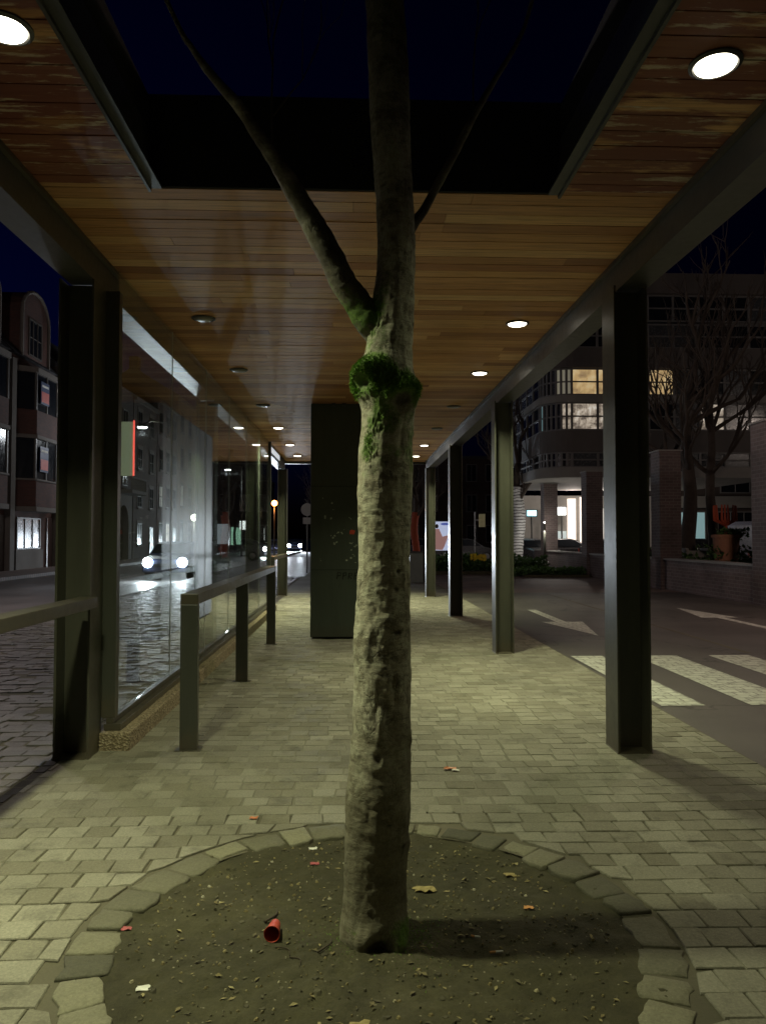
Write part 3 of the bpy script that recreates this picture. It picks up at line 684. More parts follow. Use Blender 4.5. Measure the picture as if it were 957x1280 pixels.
rail('dark steel leaning rail meeting the nearest left column, cut by the picture edge', -1.795, .4, 5.30, (2.2,))

# ------------------------------------------------------------------ litter in the pit and on the paving
def gz(x, y):
    r = math.hypot(x-TC.x, y-TC.y)
    if r > RI: return .002
    return -.026+.014*min(1, (r/.95)**4)+.016*noise.fractal(Vector((x*3, y*3, 0)), 1, 2, 4)+.009*noise.fractal(Vector((x*14, y*14, 3)), 1, 2, 4)+.035*math.exp(-(r/.22)**2)+.002
def gp(px, py):
    p = atZ(px, py, 0); p.z = gz(p.x, p.y); return p
p = gp(343, 1162); k = thing('plastic_cup', p, 'small red plastic cup lying on its side in the soil', 'cup')
c1 = MB(); A = p+Vector((0, .045, .026)); B = p+Vector((-.006, -.038, .028))
pts = [A+(B-A)*u for u in (0, .02, .5, .93, .97, 1)]; c1.tube(pts, [.017, .0195, .024, .0275, .031, .031], 24); c1.f = c1.f[:-1]; c1.a = c1.a[:-1]; c1.mi = c1.mi[:-1]
o = c1.build('cup_body', M['red'], k, smooth=True); sm = o.modifiers.new('thick', 'SOLIDIFY'); sm.thickness = .0018; sm.offset = -1
def twig(px1, py1, px2, py2, label, r=.004, bend=.02):
    a, b = gp(px1, py1), gp(px2, py2); mid = (a+b)/2+Vector((bend, bend*.5, .006)); m = MB()
    sp = smooth_path([a+Vector((0, 0, r)), mid, b+Vector((0, 0, r))], 6); m.tube(sp, [r*(1-.04*i) for i in range(len(sp))], 7)
    tag(m.build('twig', M['twig'], smooth=True), label, 'twig', 'twigs lying on the soil')
twig(331, 1147, 346, 1131, 'short thick twig just behind the red cup', .006)
twig(344, 1176, 362, 1189, 'thin curved twig sticking out of the mouth of the red cup', .003)
twig(362, 1190, 374, 1205, 'thin twig beside the small yellow leaf in front of the red cup', .0025)
twig(397, 1187, 414, 1172, 'dark twig lying left of the trunk base', .004)
M['butt_o'] = mat_paint('cork_filter', (.6, .28, .1), .8); M['paper'] = mat_paint('white_paper', (.75, .74, .68), .8); M['pink'] = mat_paint('pink_paper', (.4, .09, .1), .7); M['yleaf'] = mat_paint('dry_leaf', (.33, .26, .11), .8, 0, .5, 40, .3)
def butt(px, py, ang, label, L=.055):
    p = gp(px, py)+Vector((0, 0, .006)); d = Vector((math.cos(ang), math.sin(ang), 0))
    k = thing('cigarette_butt', p, label, 'cigarette butt', 'cigarette butts on the soil')
    m = MB(); m.tube([p-d*L/2, p-d*.003], .004, 10); m.build('filter', M['butt_o'], k)
    m = MB(); m.tube([p-d*.0028, p+d*L/2], .0039, 10); m.build('paper', M['paper'], k)
butt(620, 1185, .1, 'cigarette butt with orange filter just below the trunk shadow', .05)
butt(594, 1167, -.3, 'pale cigarette butt lying inside the trunk shadow', .035)
def scrap(name, px, py, s, mat, label, cat, seed, group=None):
    rnd = random.Random(seed); p = gp(px, py); m = MB(); n = 7; K = 5; vs = []
    for i in range(K):
        for j in range(K):
            u, v_ = i/(K-1)-.5, j/(K-1)-.5
            vs.append((p.x+s*u*rnd.uniform(.8, 1.2), p.y+s*.6*v_*rnd.uniform(.8, 1.2), p.z+.003+s*.22*abs(noise.noise(Vector((u*3+seed, v_*3, 0))))))
    m.add(vs, [(i*K+j, i*K+j+1, (i+1)*K+j+1, (i+1)*K+j) for i in range(K-1) for j in range(K-1)])
    o = m.build(name, mat); sd = o.modifiers.new('thick', 'SOLIDIFY'); sd.thickness = .0012
    return tag(o, label, cat, group)
M['wrap'] = mat_paint('orange_wrapper', (.6, .2, .08), .35)
scrap('wrapper', 562, 962, .075, M['wrap'], 'crumpled orange and white wrapper on the open paving', 'wrapper', 1)
scrap('paper_scrap', 569, 964, .045, M['paper'], 'white scrap stuck to the crumpled orange wrapper on the paving', 'paper', 2)
scrap('paper_scrap', 393, 1076, .04, M['pink'], 'pink paper scrap on the soil left of the trunk, below a white one', 'paper', 3)
scrap('paper_scrap', 391, 1057, .04, M['paper'], 'white paper chip on the soil near the far border stones', 'paper', 4)
scrap('paper_scrap', 180, 1230, .045, M['paper'], 'white torn paper strip at lower left of the soil', 'paper', 5)
scrap('ribbon_scrap', 158, 1158, .04, M['pink'], 'pink-red ribbon scrap by the left border stones', 'ribbon', 6)
scrap('fallen_leaf', 660, 1131, .04, M['butt_o'], 'orange leaf fragment at the edge of the trunk shadow', 'leaf', 7)
scrap('fallen_leaf', 637, 1090, .05, M['yleaf'], 'pale dry leaf on the soil right of the trunk, above the shadow', 'leaf', 8)
scrap('fallen_leaf', 530, 1107, .09, M['yleaf'], 'curled brown leaf on the soil close to the right of the trunk', 'leaf', 9)
scrap('fallen_leaf', 449, 1274, .06, M['yleaf'], 'round yellowish leaf at the bottom picture edge below the trunk', 'leaf', 10)
scrap('paper_scrap', 317, 1024, .04, M['wrap'], 'tiny orange scrap on the setts beyond the border stones, left of the trunk', 'paper', 12)
m = MB(); rnd = random.Random(31)
for i in range(900):
    a = rnd.uniform(0, 6.283); r = .92*math.sqrt(rnd.random())
    x, y = TC.x+r*math.cos(a), TC.y+r*math.sin(a)
    if r < .17: continue
    s = rnd.choice((.003, .004, .005, .006, .009)); z = gz(x, y)+.001; m.ca = rnd.random()
    b = rnd.uniform(0, 3); K = 5
    lo = [(x+s*rnd.uniform(.7, 1.3)*math.cos(b+q*1.257), y+s*rnd.uniform(.6, 1.1)*math.sin(b+q*1.257), z-.003) for q in range(K)]
    hi = [(x+(q[0]-x)*.55, y+(q[1]-y)*.55, z+s*rnd.uniform(.2, .6)) for q in lo]
    m.add(lo+hi, [(5, 6, 7, 8, 9)]+[(q, (q+1) % K, 5+(q+1) % K, 5+q) for q in range(K)], rnd.random())
for i in range(420):
    a = rnd.uniform(0, 6.283); r = .93*math.sqrt(rnd.random())
    x, y = TC.x+r*math.cos(a), TC.y+r*math.sin(a)
    if r < .17: continue
    s_ = rnd.choice((.006, .008, .011, .016)); z = gz(x, y)+.002; b = rnd.uniform(0, 6.28); c_, d_ = math.cos(b), math.sin(b); w2 = rnd.uniform(.3, .6); hh = rnd.uniform(.0, .5)*s_
    m.add([(x-c_*s_, y-d_*s_, z), (x-d_*s_*w2, y+c_*s_*w2, z+hh), (x+c_*s_, y+d_*s_, z+.001), (x+d_*s_*w2, y-c_*s_*w2, z+.002)], [(0, 1, 2), (0, 2, 3)], rnd.uniform(.2, .85))
for i in range(110):
    a = rnd.uniform(0, 6.283); r = .93*math.sqrt(rnd.random()); x, y = TC.x+r*math.cos(a), TC.y+r*math.sin(a)
    if r < .19: continue
    s_ = rnd.uniform(.008, .022); z = gz(x, y)-.002; K = 7; lo = [(x+s_*rnd.uniform(.7, 1.2)*math.cos(q*.9), y+s_*rnd.uniform(.6, 1.1)*math.sin(q*.9), z-.004) for q in range(K)]
    hi = [(x+(q[0]-x)*.6, y+(q[1]-y)*.6, z+s_*rnd.uniform(.15, .4)) for q in lo]
    m.add(lo+hi, [tuple(range(K, 2*K))]+[(q, (q+1) % K, K+(q+1) % K, K+q) for q in range(K)], rnd.uniform(0, .3))
t = NT('grit'); at = t.new('ShaderNodeAttribute', attribute_name='rnd'); c = t.ramp(at.outputs['Fac'], [(0, (.045, .04, .02)), (.3, (.09, .08, .045)), (.6, (.2, .16, .07)), (.85, (.32, .27, .13)), (1, (.5, .47, .36))]); t.link(c, t.b.inputs['Base Color']); t.b.inputs['Roughness'].default_value = .85
tag(m.build('grit', t.m, attr=True, origin=(TC.x, TC.y, 0)), 'pebbles, crumbs and leaf bits scattered over the tree pit soil', 'grit', kind='stuff')
m = MB()
for i in range(700):   # moss and grass round the foot of the trunk
    a = rnd.gauss(-.05, .55) if i % 4 else rnd.uniform(2.2, 4.2); r = .125+abs(rnd.gauss(0, .075)) if i % 4 else .13+abs(rnd.gauss(0, .05))
    x, y = TC.x+r*math.cos(a), TC.y+r*math.sin(a); z = gz(x, y)-.003; h = rnd.uniform(.002, .007); b = rnd.uniform(0, 6.28)
    dx, dy = .0022*math.cos(b), .0022*math.sin(b)
    m.add([(x-dx, y-dy, z), (x+dx, y+dy, z), (x+rnd.uniform(-.006, .006), y+rnd.uniform(-.006, .006), z+h)], [(0, 1, 2)])
tag(m.build('ground_moss', M['moss'], origin=(TC.x, TC.y, 0)), 'low green moss on the soil at the foot of the trunk', 'moss', kind='stuff')

# ------------------------------------------------------------------ vehicles
def make_car(name, col, lit, van=False):
    k = thing(name, (0, 0, 0), 'car', 'car')
    paint = mat_paint(name+'_paint', col, .28, 0, .05, 2, 0)
    # local: front faces -y, length 4.2, width 1.74
    if van: body = [(-2.4, .3), (-2.45, .75), (-2.3, 1.05), (-1.75, 1.2), (-1.15, 1.95), (-.9, 2.1), (2.35, 2.15), (2.4, 2.0), (2.4, .3)]
    else: body = [(-2.08, .28), (-2.12, .55), (-2.05, .78), (-1.2, .93), (-.55, 1.36), (-.2, 1.45), (.95, 1.44), (1.5, 1.25), (2.0, 1.0), (2.08, .8), (2.06, .3)]
    m = MB(); secs = []
    hw = .87 if not van else .95; n = len(body); belt = .95 if not van else 1.2; vs = []
    xs_ = (-1, -.93, .93, 1)
    for s in xs_:
        for (y, z) in body:
            tw = 1-.16*max(0, (z-belt))/.5 if not van else 1-.05*max(0, z-belt)
            if abs(s) == 1: cy, cz = y*.985, (z-.3)*.93+.32
            else: cy, cz = y, z
            vs.append((s*hw*tw, cy, cz))
    fs = [tuple(range(n)), tuple(3*n+i for i in reversed(range(n)))]
    for j in range(3): fs += [(j*n+i, (j+1)*n+i, (j+1)*n+(i+1) % n, j*n+(i+1) % n) for i in range(n)]
    m.add(vs, fs); m.build('body', paint, k, bevel=.03)
    m = MB(); e = .008
    if van: ws = [(-1.75, 1.25), (-1.2, 1.93)]; side = [(-1.55, 1.3), (-1.1, 1.85), (-.5, 1.85), (-.5, 1.3)]
    else: ws = [(-1.14, .98), (-.6, 1.34)]; side = [(-.98, .98), (-.5, 1.32), (-.15, 1.39), (.85, 1.38), (1.4, 1.02)]
    (ya, za), (yb, zb) = ws; nx = (zb-za); ny = -(yb-ya); L = math.hypot(nx, ny); oy, oz = -nx/L*.02, -ny/L*.02
    oy, oz = -abs(oy), abs(oz)
    m.add([(-hw*.86, ya+oy, za+oz), (hw*.86, ya+oy, za+oz), (hw*.76, yb+oy, zb+oz), (-hw*.76, yb+oy, zb+oz)], [(0, 1, 2, 3)])
    m.build('windscreen', M['dark_glass'], k)
    for s in (-1, 1):
        m = MB(); m.add([(s*(hw*(1-.16*max(0, z-belt)/.5 if not van else 1-.05*max(0, z-belt))+.004), y, z) for y, z in side], [tuple(range(len(side)))]); m.build('side_window', M['dark_glass'], k)
    fy = body[1][0]
    for s in (-1, 1):
        m = MB(); m.lathe([(.16, -.04), (.185, 0), (.16, .02)], (s*.65, fy-.0, .66 if not van else .8), 20, 'y'); m.build('headlight', M['headlight' if lit else 'headlight_off'], k, smooth=True)
        m = MB(); m.box(s*.6, s*.82, -fy-.07 if not van else 2.37, -fy-.02 if not van else 2.42, .72, .9); m.build('tail_light', M['red'], k, bevel=.01)
    m = MB(); m.box(-.42, .42, fy-.012, fy+.02, .48, .62); m.build('grille', M['black'], k, bevel=.008)
    for s in (-1, 1):
        for y in (-1.35, 1.3):
            m = MB(); m.lathe([(.2, -.1), (.29, -.11), (.315, -.08), (.315, .08), (.29, .11), (.2, .1)], (s*(hw-.09), y, .315), 24, 'x'); wl_ = m.build('wheel', M['rubber'], k, smooth=True)
            m = MB(); m.lathe([(.05, 0), (.19, .0), (.19, s*.02), (.05, s*.035)], (s*(hw+.005), y, .315), 16, 'x'); m.build('rim', M['rim'], wl_)
    return k
def head_beams(x, y, z, power, rz=0, spread=70, tilt=-4):
    for s in (-.65, .65):
        ld = bpy.data.lights.new('headlight_beam', 'SPOT'); ld.energy = power; ld.spot_size = R(spread); ld.spot_blend = .6; ld.shadow_soft_size = .08; ld.color = (.8, .9, 1)
        lo = bpy.data.objects.new('headlight_beam', ld); COL.objects.link(lo); lo.location = (x+s, y-.1, z)
        lo.rotation_euler = (R(90+tilt), 0, math.pi+rz)
car = make_car('parked_car', (.035, .045, .09), True)
place(car, (-7.15, 31.6, -.105), 0, 'dark blue car with blazing headlights driving nearest on the road behind the glass', 'cars driving on the road', True)
place(car, (-6.75, 67, -.105), 0, 'distant car with lit headlights partly hidden by the farthest left column', 'cars driving on the road')
place(car, (-6.9, 92, -.105), 0, 'farthest oncoming car, its two headlights seen left of the steel cabinet', 'cars driving on the road')
head_beams(-7.15, 29.4, .56, 800, 0, 100, -3); head_beams(-6.9, 89.7, .56, 6000, 0, 60, -2); head_beams(-6.75, 64.7, .56, 2500, 0, 60, -2)
for o in list(COL.objects):
    if o.name.startswith('parked_car'): o.name = o.name.replace('parked_car', 'car')
dark = make_car('parked_car', (.06, .06, .065), False)
g_ = 'cars parked beyond the low brick wall'
place(dark, (12.1, 44.0, 0), R(90), 'dark parked car seen between the two lit brick pillars', g_, True)
place(dark, (9.6, 42.5, 0), R(20), 'dark parked car behind the white striped tree trunk', g_)
place(dark, (14.4, 41.0, 0), R(90), 'dark parked car right of the widest lit brick pillar', g_)
place(dark, (18.0, 40.0, 0), R(90), 'dark parked car in front of the teal lit shopfront', g_)
place(dark, (7.0, 49, 0), R(90), 'dark parked car behind the daffodil bed near the sign post', 'cars parked across the square')
place(dark, (4.4, 51, 0), R(90), 'dark parked car just left of the lit poster case', 'cars parked across the square')
van = make_car('white_van', (.35, .35, .42), False, True)
place(van, (17.9, 31.0, 0), R(100), 'pale grey van parked beyond the wall at the right picture edge', None, True); van['category'] = 'van'

# ------------------------------------------------------------------ buildings
def window(parent, axis, fix, u0, u1, z0, z1, out, pane, nu=2, nv=2, fr=.07, frame='white_frame', depth=.1):
    """window on a wall; axis 'x': wall is a plane x=fix spanned by y; 'y': plane y=fix spanned by x; out = +-1 outward"""
    def bx(m, a0, a1, d0, d1, b0, b1):
        if axis == 'x': m.box(fix+out*d0, fix+out*d1, a0, a1, b0, b1)
        else: m.box(a0, a1, fix+out*d0, fix+out*d1, b0, b1)
    m = MB()
    bx(m, u0, u0+fr, -.02, depth*.5, z0, z1); bx(m, u1-fr, u1, -.02, depth*.5, z0, z1)
    bx(m, u0+fr, u1-fr, -.02, depth*.5, z0, z0+fr); bx(m, u0+fr, u1-fr, -.02, depth*.5, z1-fr, z1)
    for i in range(1, nu):
        u = u0+(u1-u0)*i/nu; bx(m, u-fr*.35, u+fr*.35, -.015, depth*.4, z0+fr, z1-fr)
    for i in range(1, nv):
        zz = z0+(z1-z0)*i/nv; bx(m, u0+fr, u1-fr, -.017, depth*.3, zz-fr*.3, zz+fr*.3)
    w_ = m.build('window', M[frame], parent)
    m = MB(); bx(m, u0+fr*.5, u1-fr*.5, .003, .012, z0+fr*.5, z1-fr*.5); m.build('pane', pane if not isinstance(pane, str) else M[pane], w_)
    return w_
M['win_warm'] = mat_emit('warm_lit_room', (1, .72, .32), .35); M['win_dim'] = mat_emit('dim_lit_room', (.8, .75, .5), .12); M['win_green'] = mat_emit('pale_green_shop_light', (.55, 1, .72), .7)
M['win_teal'] = mat_emit('teal_shop_light', (.35, .85, .9), .22); M['win_white'] = mat_emit('white_shop_light', (.95, 1, .98), 2.2)
FX = -15.5
def row_house(y0, y1, h, wall, label, floors, nwin=2, gable=False, shop=None, lit=(), trim='stone', pane='dark_glass'):
    k = thing('row_house', (FX-4, (y0+y1)/2, 0), label, 'house', 'houses across the road')
    m = MB(); m.box(FX-8, FX, y0+.01, y1-.01, -.1, h); m.build('wall', M[wall], k)
    m = MB()
    m.prism([(FX+.25, h), (FX-4, h+2.6), (FX-8.2, h)], 'y', y0+.01, y1-.01); m.build('roof', M['slate'], k)
    m = MB(); m.box(FX+.002, FX+.22, y0+.01, y1-.01, h-.25, h-.003); m.build('cornice', M[trim], k)
    m = MB(); m.box(FX-4.4, FX-3.6, y0+.2, y0+1.0, h+1.9, h+3.6); m.build('chimney', M['brick_brown'], k)
    fh = (h-.6)/floors; W = y1-y0
    for f in range(1 if shop else 0, floors):
        for i in range(nwin):
            c = y0+W*(i+.5)/nwin; z0 = f*fh+.95; ww = min(1.15, W/nwin*.6)
            lm = lit[(f, i)] if (f, i) in lit else pane
            if f == 0 and i == nwin-1:
                m = MB(); m.box(FX+.002, FX+.06, c-.5, c+.5, 0, 2.3); d_ = m.build('door', M['door'], k)
                m = MB(); m.box(FX+.06, FX+.12, c-.4, c-.36, 1.0, 1.15); m.build('handle', M['rim'], d_); continue
            window(k, 'x', FX, c-ww/2, c+ww/2, z0, z0+fh*.58, 1, lm)
            m = MB(); m.box(FX+.002, FX+.13, c-ww/2-.1, c+ww/2+.1, z0-.12, z0-.01); m.build('sill', M[trim], k)
            m = MB(); m.box(FX+.002, FX+.04, c-ww/2-.1, c+ww/2+.1, z0+fh*.58+.01, z0+fh*.58+.22); m.build('lintel', M[trim], k)
    if shop:
        window(k, 'x', FX, y0+.4, y1-1.6, .5, 2.9, 1, shop, nu=3, nv=1)
        m = MB(); m.box(FX+.002, FX+.06, y1-1.3, y1-.4, 0, 2.5); m.build('door', M['door'], k)
        m = MB(); m.box(FX+.002, FX+.2, y0+.2, y1-.2, 3.1, 3.5); m.build('fascia', M[trim], k)
    return k
M['door'] = mat_paint('dark_door_paint', (.05, .03, .025), .4)
# house left of the nearest one: arched gable
def gabled(y0, y1, label, signs=True):
    k = thing('brick_house', (FX-4, (y0+y1)/2, 0), label, 'house', 'houses across the road'); W = y1-y0; yc = (y0+y1)/2
    m = MB(); m.box(FX-8, FX, y0+.01, y1-.01, -.1, 9.9)
    m.build('wall', M['brick_red'], k)
    m = MB(); m.prism([(FX+.2, 9.9), (FX-4, 14.2), (FX-8.2, 9.9)], 'y', y0+.01, y1-.01); m.build('roof', M['slate'], k)
    # arched dormer gable
    g = [(y0+1.0, 9.9), (y0+1.0, 12.1)]+[(yc+(W/2-1.0)*math.cos(math.pi-i*math.pi/10), 12.1+1.25*math.sin(i*math.pi/10)) for i in range(1, 10)]+[(y1-1.0, 12.1), (y1-1.0, 9.9)]
    m = MB(); m.prism(g, 'x', FX-2.2, FX+.03); m.build('dormer', M['brick_red'], k)
    m = MB()
    for i in range(len(g)-1):
        (a_, b_), (c_, d_) = g[i], g[i+1]; m.tube([(FX+.06, a_, b_), (FX+.06, c_, d_)], .09, 6)
    m.build('dormer_coping', M['stone'], k)
    window(k, 'x', FX+.03, yc-.75, yc+.75, 10.2, 12.0, 1, 'dark_glass', nu=3)
    # two-storey bay
    b0, b1 = y0+.55, y1-.9; P = [(FX+.001, b0), (FX+.75, b0+.6), (FX+.75, b1-.6), (FX+.001, b1)]
    for z0, z1, mt, nm in ((2.95, 4.15, 'brick_red', 'bay_wall'), (6.3, 7.45, 'brick_red', 'bay_wall'), (9.2, 9.45, 'stone', 'bay_roof'), (2.72, 2.94, 'stone', 'bay_moulding'), (6.12, 6.29, 'stone', 'bay_moulding'), (4.16, 4.24, 'stone', 'bay_moulding')):
        m = MB(); e = .06 if mt == 'stone' else 0
        m.prism([(P[0][0], P[0][1]-e), (P[1][0]+e, P[1][1]-e), (P[2][0]+e, P[2][1]+e), (P[3][0], P[3][1]+e)], 'z', z0, z1); m.build(nm, M[mt], k)
    for z0, z1 in ((4.25, 6.1), (7.46, 9.18)):
        m = MB(); m.prism([(P[0][0], P[0][1]+.06), (P[1][0]-.05, P[1][1]+.03), (P[2][0]-.05, P[2][1]-.03), (P[3][0], P[3][1]-.06)], 'z', z0, z1); w_ = m.build('window', M['dark_glass'], k)
        m = MB()
        for (x, y) in (P[1], ((P[1][0]), (P[1][1]+P[2][1])/2), P[2]):
            m.box(x-.1, x-.01, y-.05, y+.05, z0, z1)
        m.build('mullion', M['white_frame'], w_)
        if signs:
            m = MB(); y = P[1][1]+.35; m.box(FX+.76, FX+.79, y, y+.95, z0+.35, z1-.3); s_ = m.build('letting_sign', M['sign_blue'], k)
            m = MB(); m.box(FX+.79, FX+.80, y+.05, y+.9, z0+.45, z0+.95); m.build('red_panel', M['sign_red'], s_)
            m = MB(); m.box(FX+.79, FX+.80, y+.1, y+.85, z1-.55, z1-.45); m.build('white_band', M['paper'], s_)
    window(k, 'x', FX, b0+.3, b1-.7, .95, 2.45, 1, 'curtain_glass', nu=3, nv=1)
    m = MB(); m.box(FX+.002, FX+.1, b0+.1, b1-.5, -.1, .93); m.build('stone_base', M['stone'], k)
    m = MB(); m.box(FX+.002, FX+.06, y1-.85, y1-.15, 0, 2.5); m.build('door', M['door'], k)
    m = MB(); m.box(FX+.002, FX+.28, y1-.1, y1+.35, -.1, 9.6); m.build('pilaster', M['stone'], k)
    return k
M['sign_blue'] = mat_paint('navy_board', (.03, .05, .13), .5); M['sign_red'] = mat_paint('red_board', (.6, .12, .1), .5)
gabled(35.1, 40.2, 'red brick house with a bay window carrying two blue and red signs')
gabled(29.6, 34.8, 'red brick house with arched dormer, half cut by the left picture edge', False)
row_house(40.7, 46.2, 10.5, 'brick_brown', 'brown brick house hidden mostly behind the nearest left column', 3)
# stone house with balcony, arch and banner
k = thing('stone_house', (FX-4, 50, 0), 'pale stone-fronted house with an arched doorway and balcony under a green banner', 'house', 'houses across the road')
m = MB(); m.box(FX-8, FX, 46.3, 54.4, 4.4, 11.5); m.build('wall', M['brick_brown'], k)
m = MB(); m.box(FX-8, FX-.4, 46.3, 54.4, -.1, 4.4); m.build('ground_floor', M['stone'], k)
m = MB(); arch = [(51.4, -.1), (51.4, 2.6)]+[(52.5-1.1*math.cos(i*math.pi/10), 2.6+1.1*math.sin(i*math.pi/10)) for i in range(1, 10)]+[(53.6, 2.6), (53.6, -.1)]
m.prism([(46.3, -.1), (46.3, 4.4), (54.4, 4.4), (54.4, -.1)]+arch[::-1], 'x', FX-.4, FX); m.build('arcade', M['stone'], k)
m = MB(); m.box(FX+.002, FX+1.1, 50.6, 54.3, 4.42, 4.65)
for i in range(13): m.box(FX+.95, FX+1.03, 50.7+i*.29, 50.78+i*.29, 4.65, 5.4)
m.box(FX+.92, FX+1.06, 50.6, 54.3, 5.4, 5.52); m.build('balcony', M['stone'], k)
for i in range(3):
    for z0 in (5.0, 8.2): window(k, 'x', FX, 47+i*2.5, 48.2+i*2.5, z0, z0+2, 1, 'dark_glass')
m = MB(); m.prism([(FX+.2, 11.5), (FX-4, 14), (FX-8.2, 11.5)], 'y', 46.3, 54.4); m.build('roof', M['slate'], k)
m = MB()
for y in (51.5,): m.box(FX+.02, FX+.85, y-.05, y+.05, 5.6, 9.2)
bn = thing('blade_sign', (FX, 51.5, 5.6), 'tall green-yellow blade sign edged in glowing red on the stone house', 'sign')
m.build('panel', mat_emit('green_yellow_panel', (.35, .5, .03), .15), bn)
m = MB(); m.box(FX+.86, FX+.94, 51.44, 51.56, 5.6, 9.3); m.build('red_tube', mat_emit('red_neon', (1, .05, .02), 1.6), bn)
m = MB(); m.box(FX, FX+.02, 51.40, 51.60, 7.0, 7.3); m.build('bracket', M['steel'], bn)
m = MB(); m.box(FX, FX+.02, 51.40, 51.60, 5.65, 5.9); m.build('bracket', M['steel'], bn)
row_house(54.6, 61, 11.5, 'brick_brown', 'dark brown brick house just beyond the balcony house', 4)
row_house(61.2, 68, 12.5, 'brick_dark', 'dark four-storey house behind the headlights of the nearest car', 4, 3, lit={(0, 1): 'win_warm', (1, 0): 'win_dim'})
k = row_house(68.2, 78, 14, 'brick_ochre', 'tall pale ochre brick house beside the second left column', 4, 3, lit={(1, 0): 'win_dim'})
row_house(78.2, 88, 11, 'brick_dark', 'dark three-storey house seen through the middle glass panes', 3, 3)
row_house(88.2, 97, 10, 'brick_red', 'red brick house between the dark one and the pale green lit shop', 3, 2)
row_house(97.2, 108, 8.5, 'brick_ochre', 'low house with a pale green lit shop window', 2, 3, shop='win_green')
row_house(108.2, 122, 11, 'brick_dark', 'dark house just beyond the pale green lit shop', 3, 3)
row_house(122.2, 150, 12, 'brick_brown', 'long dark house at the far end of the road', 3, 6, lit={(1, 1): 'win_warm', (0, 2): 'win_white'})
def box_sign(name, px, py0, py1, wm, y, mat, label, cat='sign', pole=True, ground=0.0, th=.15):
    a, b = atY(px, py0, y), atY(px, py1, y); k = thing(name, (a.x, y, ground), label, cat)
    m = MB(); m.box(a.x-wm/2, a.x+wm/2, y-th/2, y+th/2, b.z, a.z); m.build('panel', mat, k, bevel=.02)
    m = MB(); m.box(a.x-wm/2-.05, a.x+wm/2+.05, y-th/2+.02, y+th/2+.04, b.z-.05, a.z+.05); m.build('frame', M['steel_edge'], k)
    if pole:
        m = MB(); m.tube([(a.x, y, ground-.01), (a.x, y, b.z-.05)], .05, 8); m.build('post', M['steel_edge'], k)
    return k
box_sign('light_box', 308, 651, 662, 1.6, 96.5, M['win_white'], 'white lit square sign beside the pale green shop window', ground=0)
box_sign('poster_case', 276, 655, 680, 1.1, 55, mat_emit('poster_light', (.6, .7, .8), .3), 'pale blue poster case standing across the road behind the glass')
# buildings closing the street and square
def block(x0, x1, y0, y1, h, mat, label, floors, nw, name='apartment_block', lit={}, roof='slate', group=None, front='y', pane='dark_glass', frame='concrete'):
    k = thing(name, ((x0+x1)/2, (y0+y1)/2, 0), label, 'building', group)
    m = MB(); m.box(x0, x1, y0, y1, -.1, h); m.build('wall', M[mat], k)
    m = MB(); m.box(x0-.2, x1+.2, y0-.2, y1+.2, h+.002, h+.35); m.build('roof', M[roof], k)
    fh = h/floors
    for f in range(floors):
        for i in range(nw):
            c = x0+(x1-x0)*(i+.5)/nw; ww = (x1-x0)/nw*.55
            window(k, 'y', y0, c-ww/2, c+ww/2, f*fh+.9, f*fh+fh*.82, -1, lit.get((f, i), pane), frame=frame, nv=1)
    return k
block(-5.5, 5.5, 175, 185, 12, 'brick_dark', 'dark building closing the far end of the road', 3, 5)
block(6, 20, 92, 102, 11, 'brick_brown', 'dark brown building far behind the daffodil bed, left of the other', 3, 6)
block(-4.6, 3.5, 120, 130, 8, 'brick_brown', 'low dark building glimpsed between cabinet and farthest columns', 2, 4)

# --- big office building on the right
ob = thing('office_building', (14, 43, 0), 'modern office building with ribbon windows and a rounded corner over brick pillars', 'building')
CX, CY, RC = 8.3, 33.0, 1.2; XE = 18.6; YE = 42
def outline(off=0.0):
    P = [(XE, CY-off), (CX+RC, CY-off)]
    for i in range(1, 8):
        a = math.pi*1.5-i*math.pi/16; P.append((CX+RC+(RC+off)*math.cos(a), CY+RC+(RC+off)*math.sin(a)))
    P += [(CX-off, CY+RC), (CX-off, YE), (XE, YE)]
    return P
for z0, z1, off, nm, mt in ((4.1, 4.55, .25, 'floor_slab', 'concrete'), (5.25, 6.18, .02, 'spandrel', 'office_dark'), (7.42, 7.72, .06, 'floor_slab', 'concrete'), (8.92, 9.8, .12, 'spandrel', 'office_dark'), (12.2, 13.1, .18, 'parapet', 'office_dark')):
    if mt not in M: M[mt] = mat_paint(mt, (.10, .088, .08), .7, 0, .2, 2, .1)
    m = MB(); m.prism(outline(off), 'z', z0, z1); m.build(nm, M[mt], ob)
litw = {(1, 3): 'a', (1, 4): 'a', (1, 5): 'b', (0, 9): 'b'}
rnd = random.Random(8)
segs = []
P = outline(-.05)
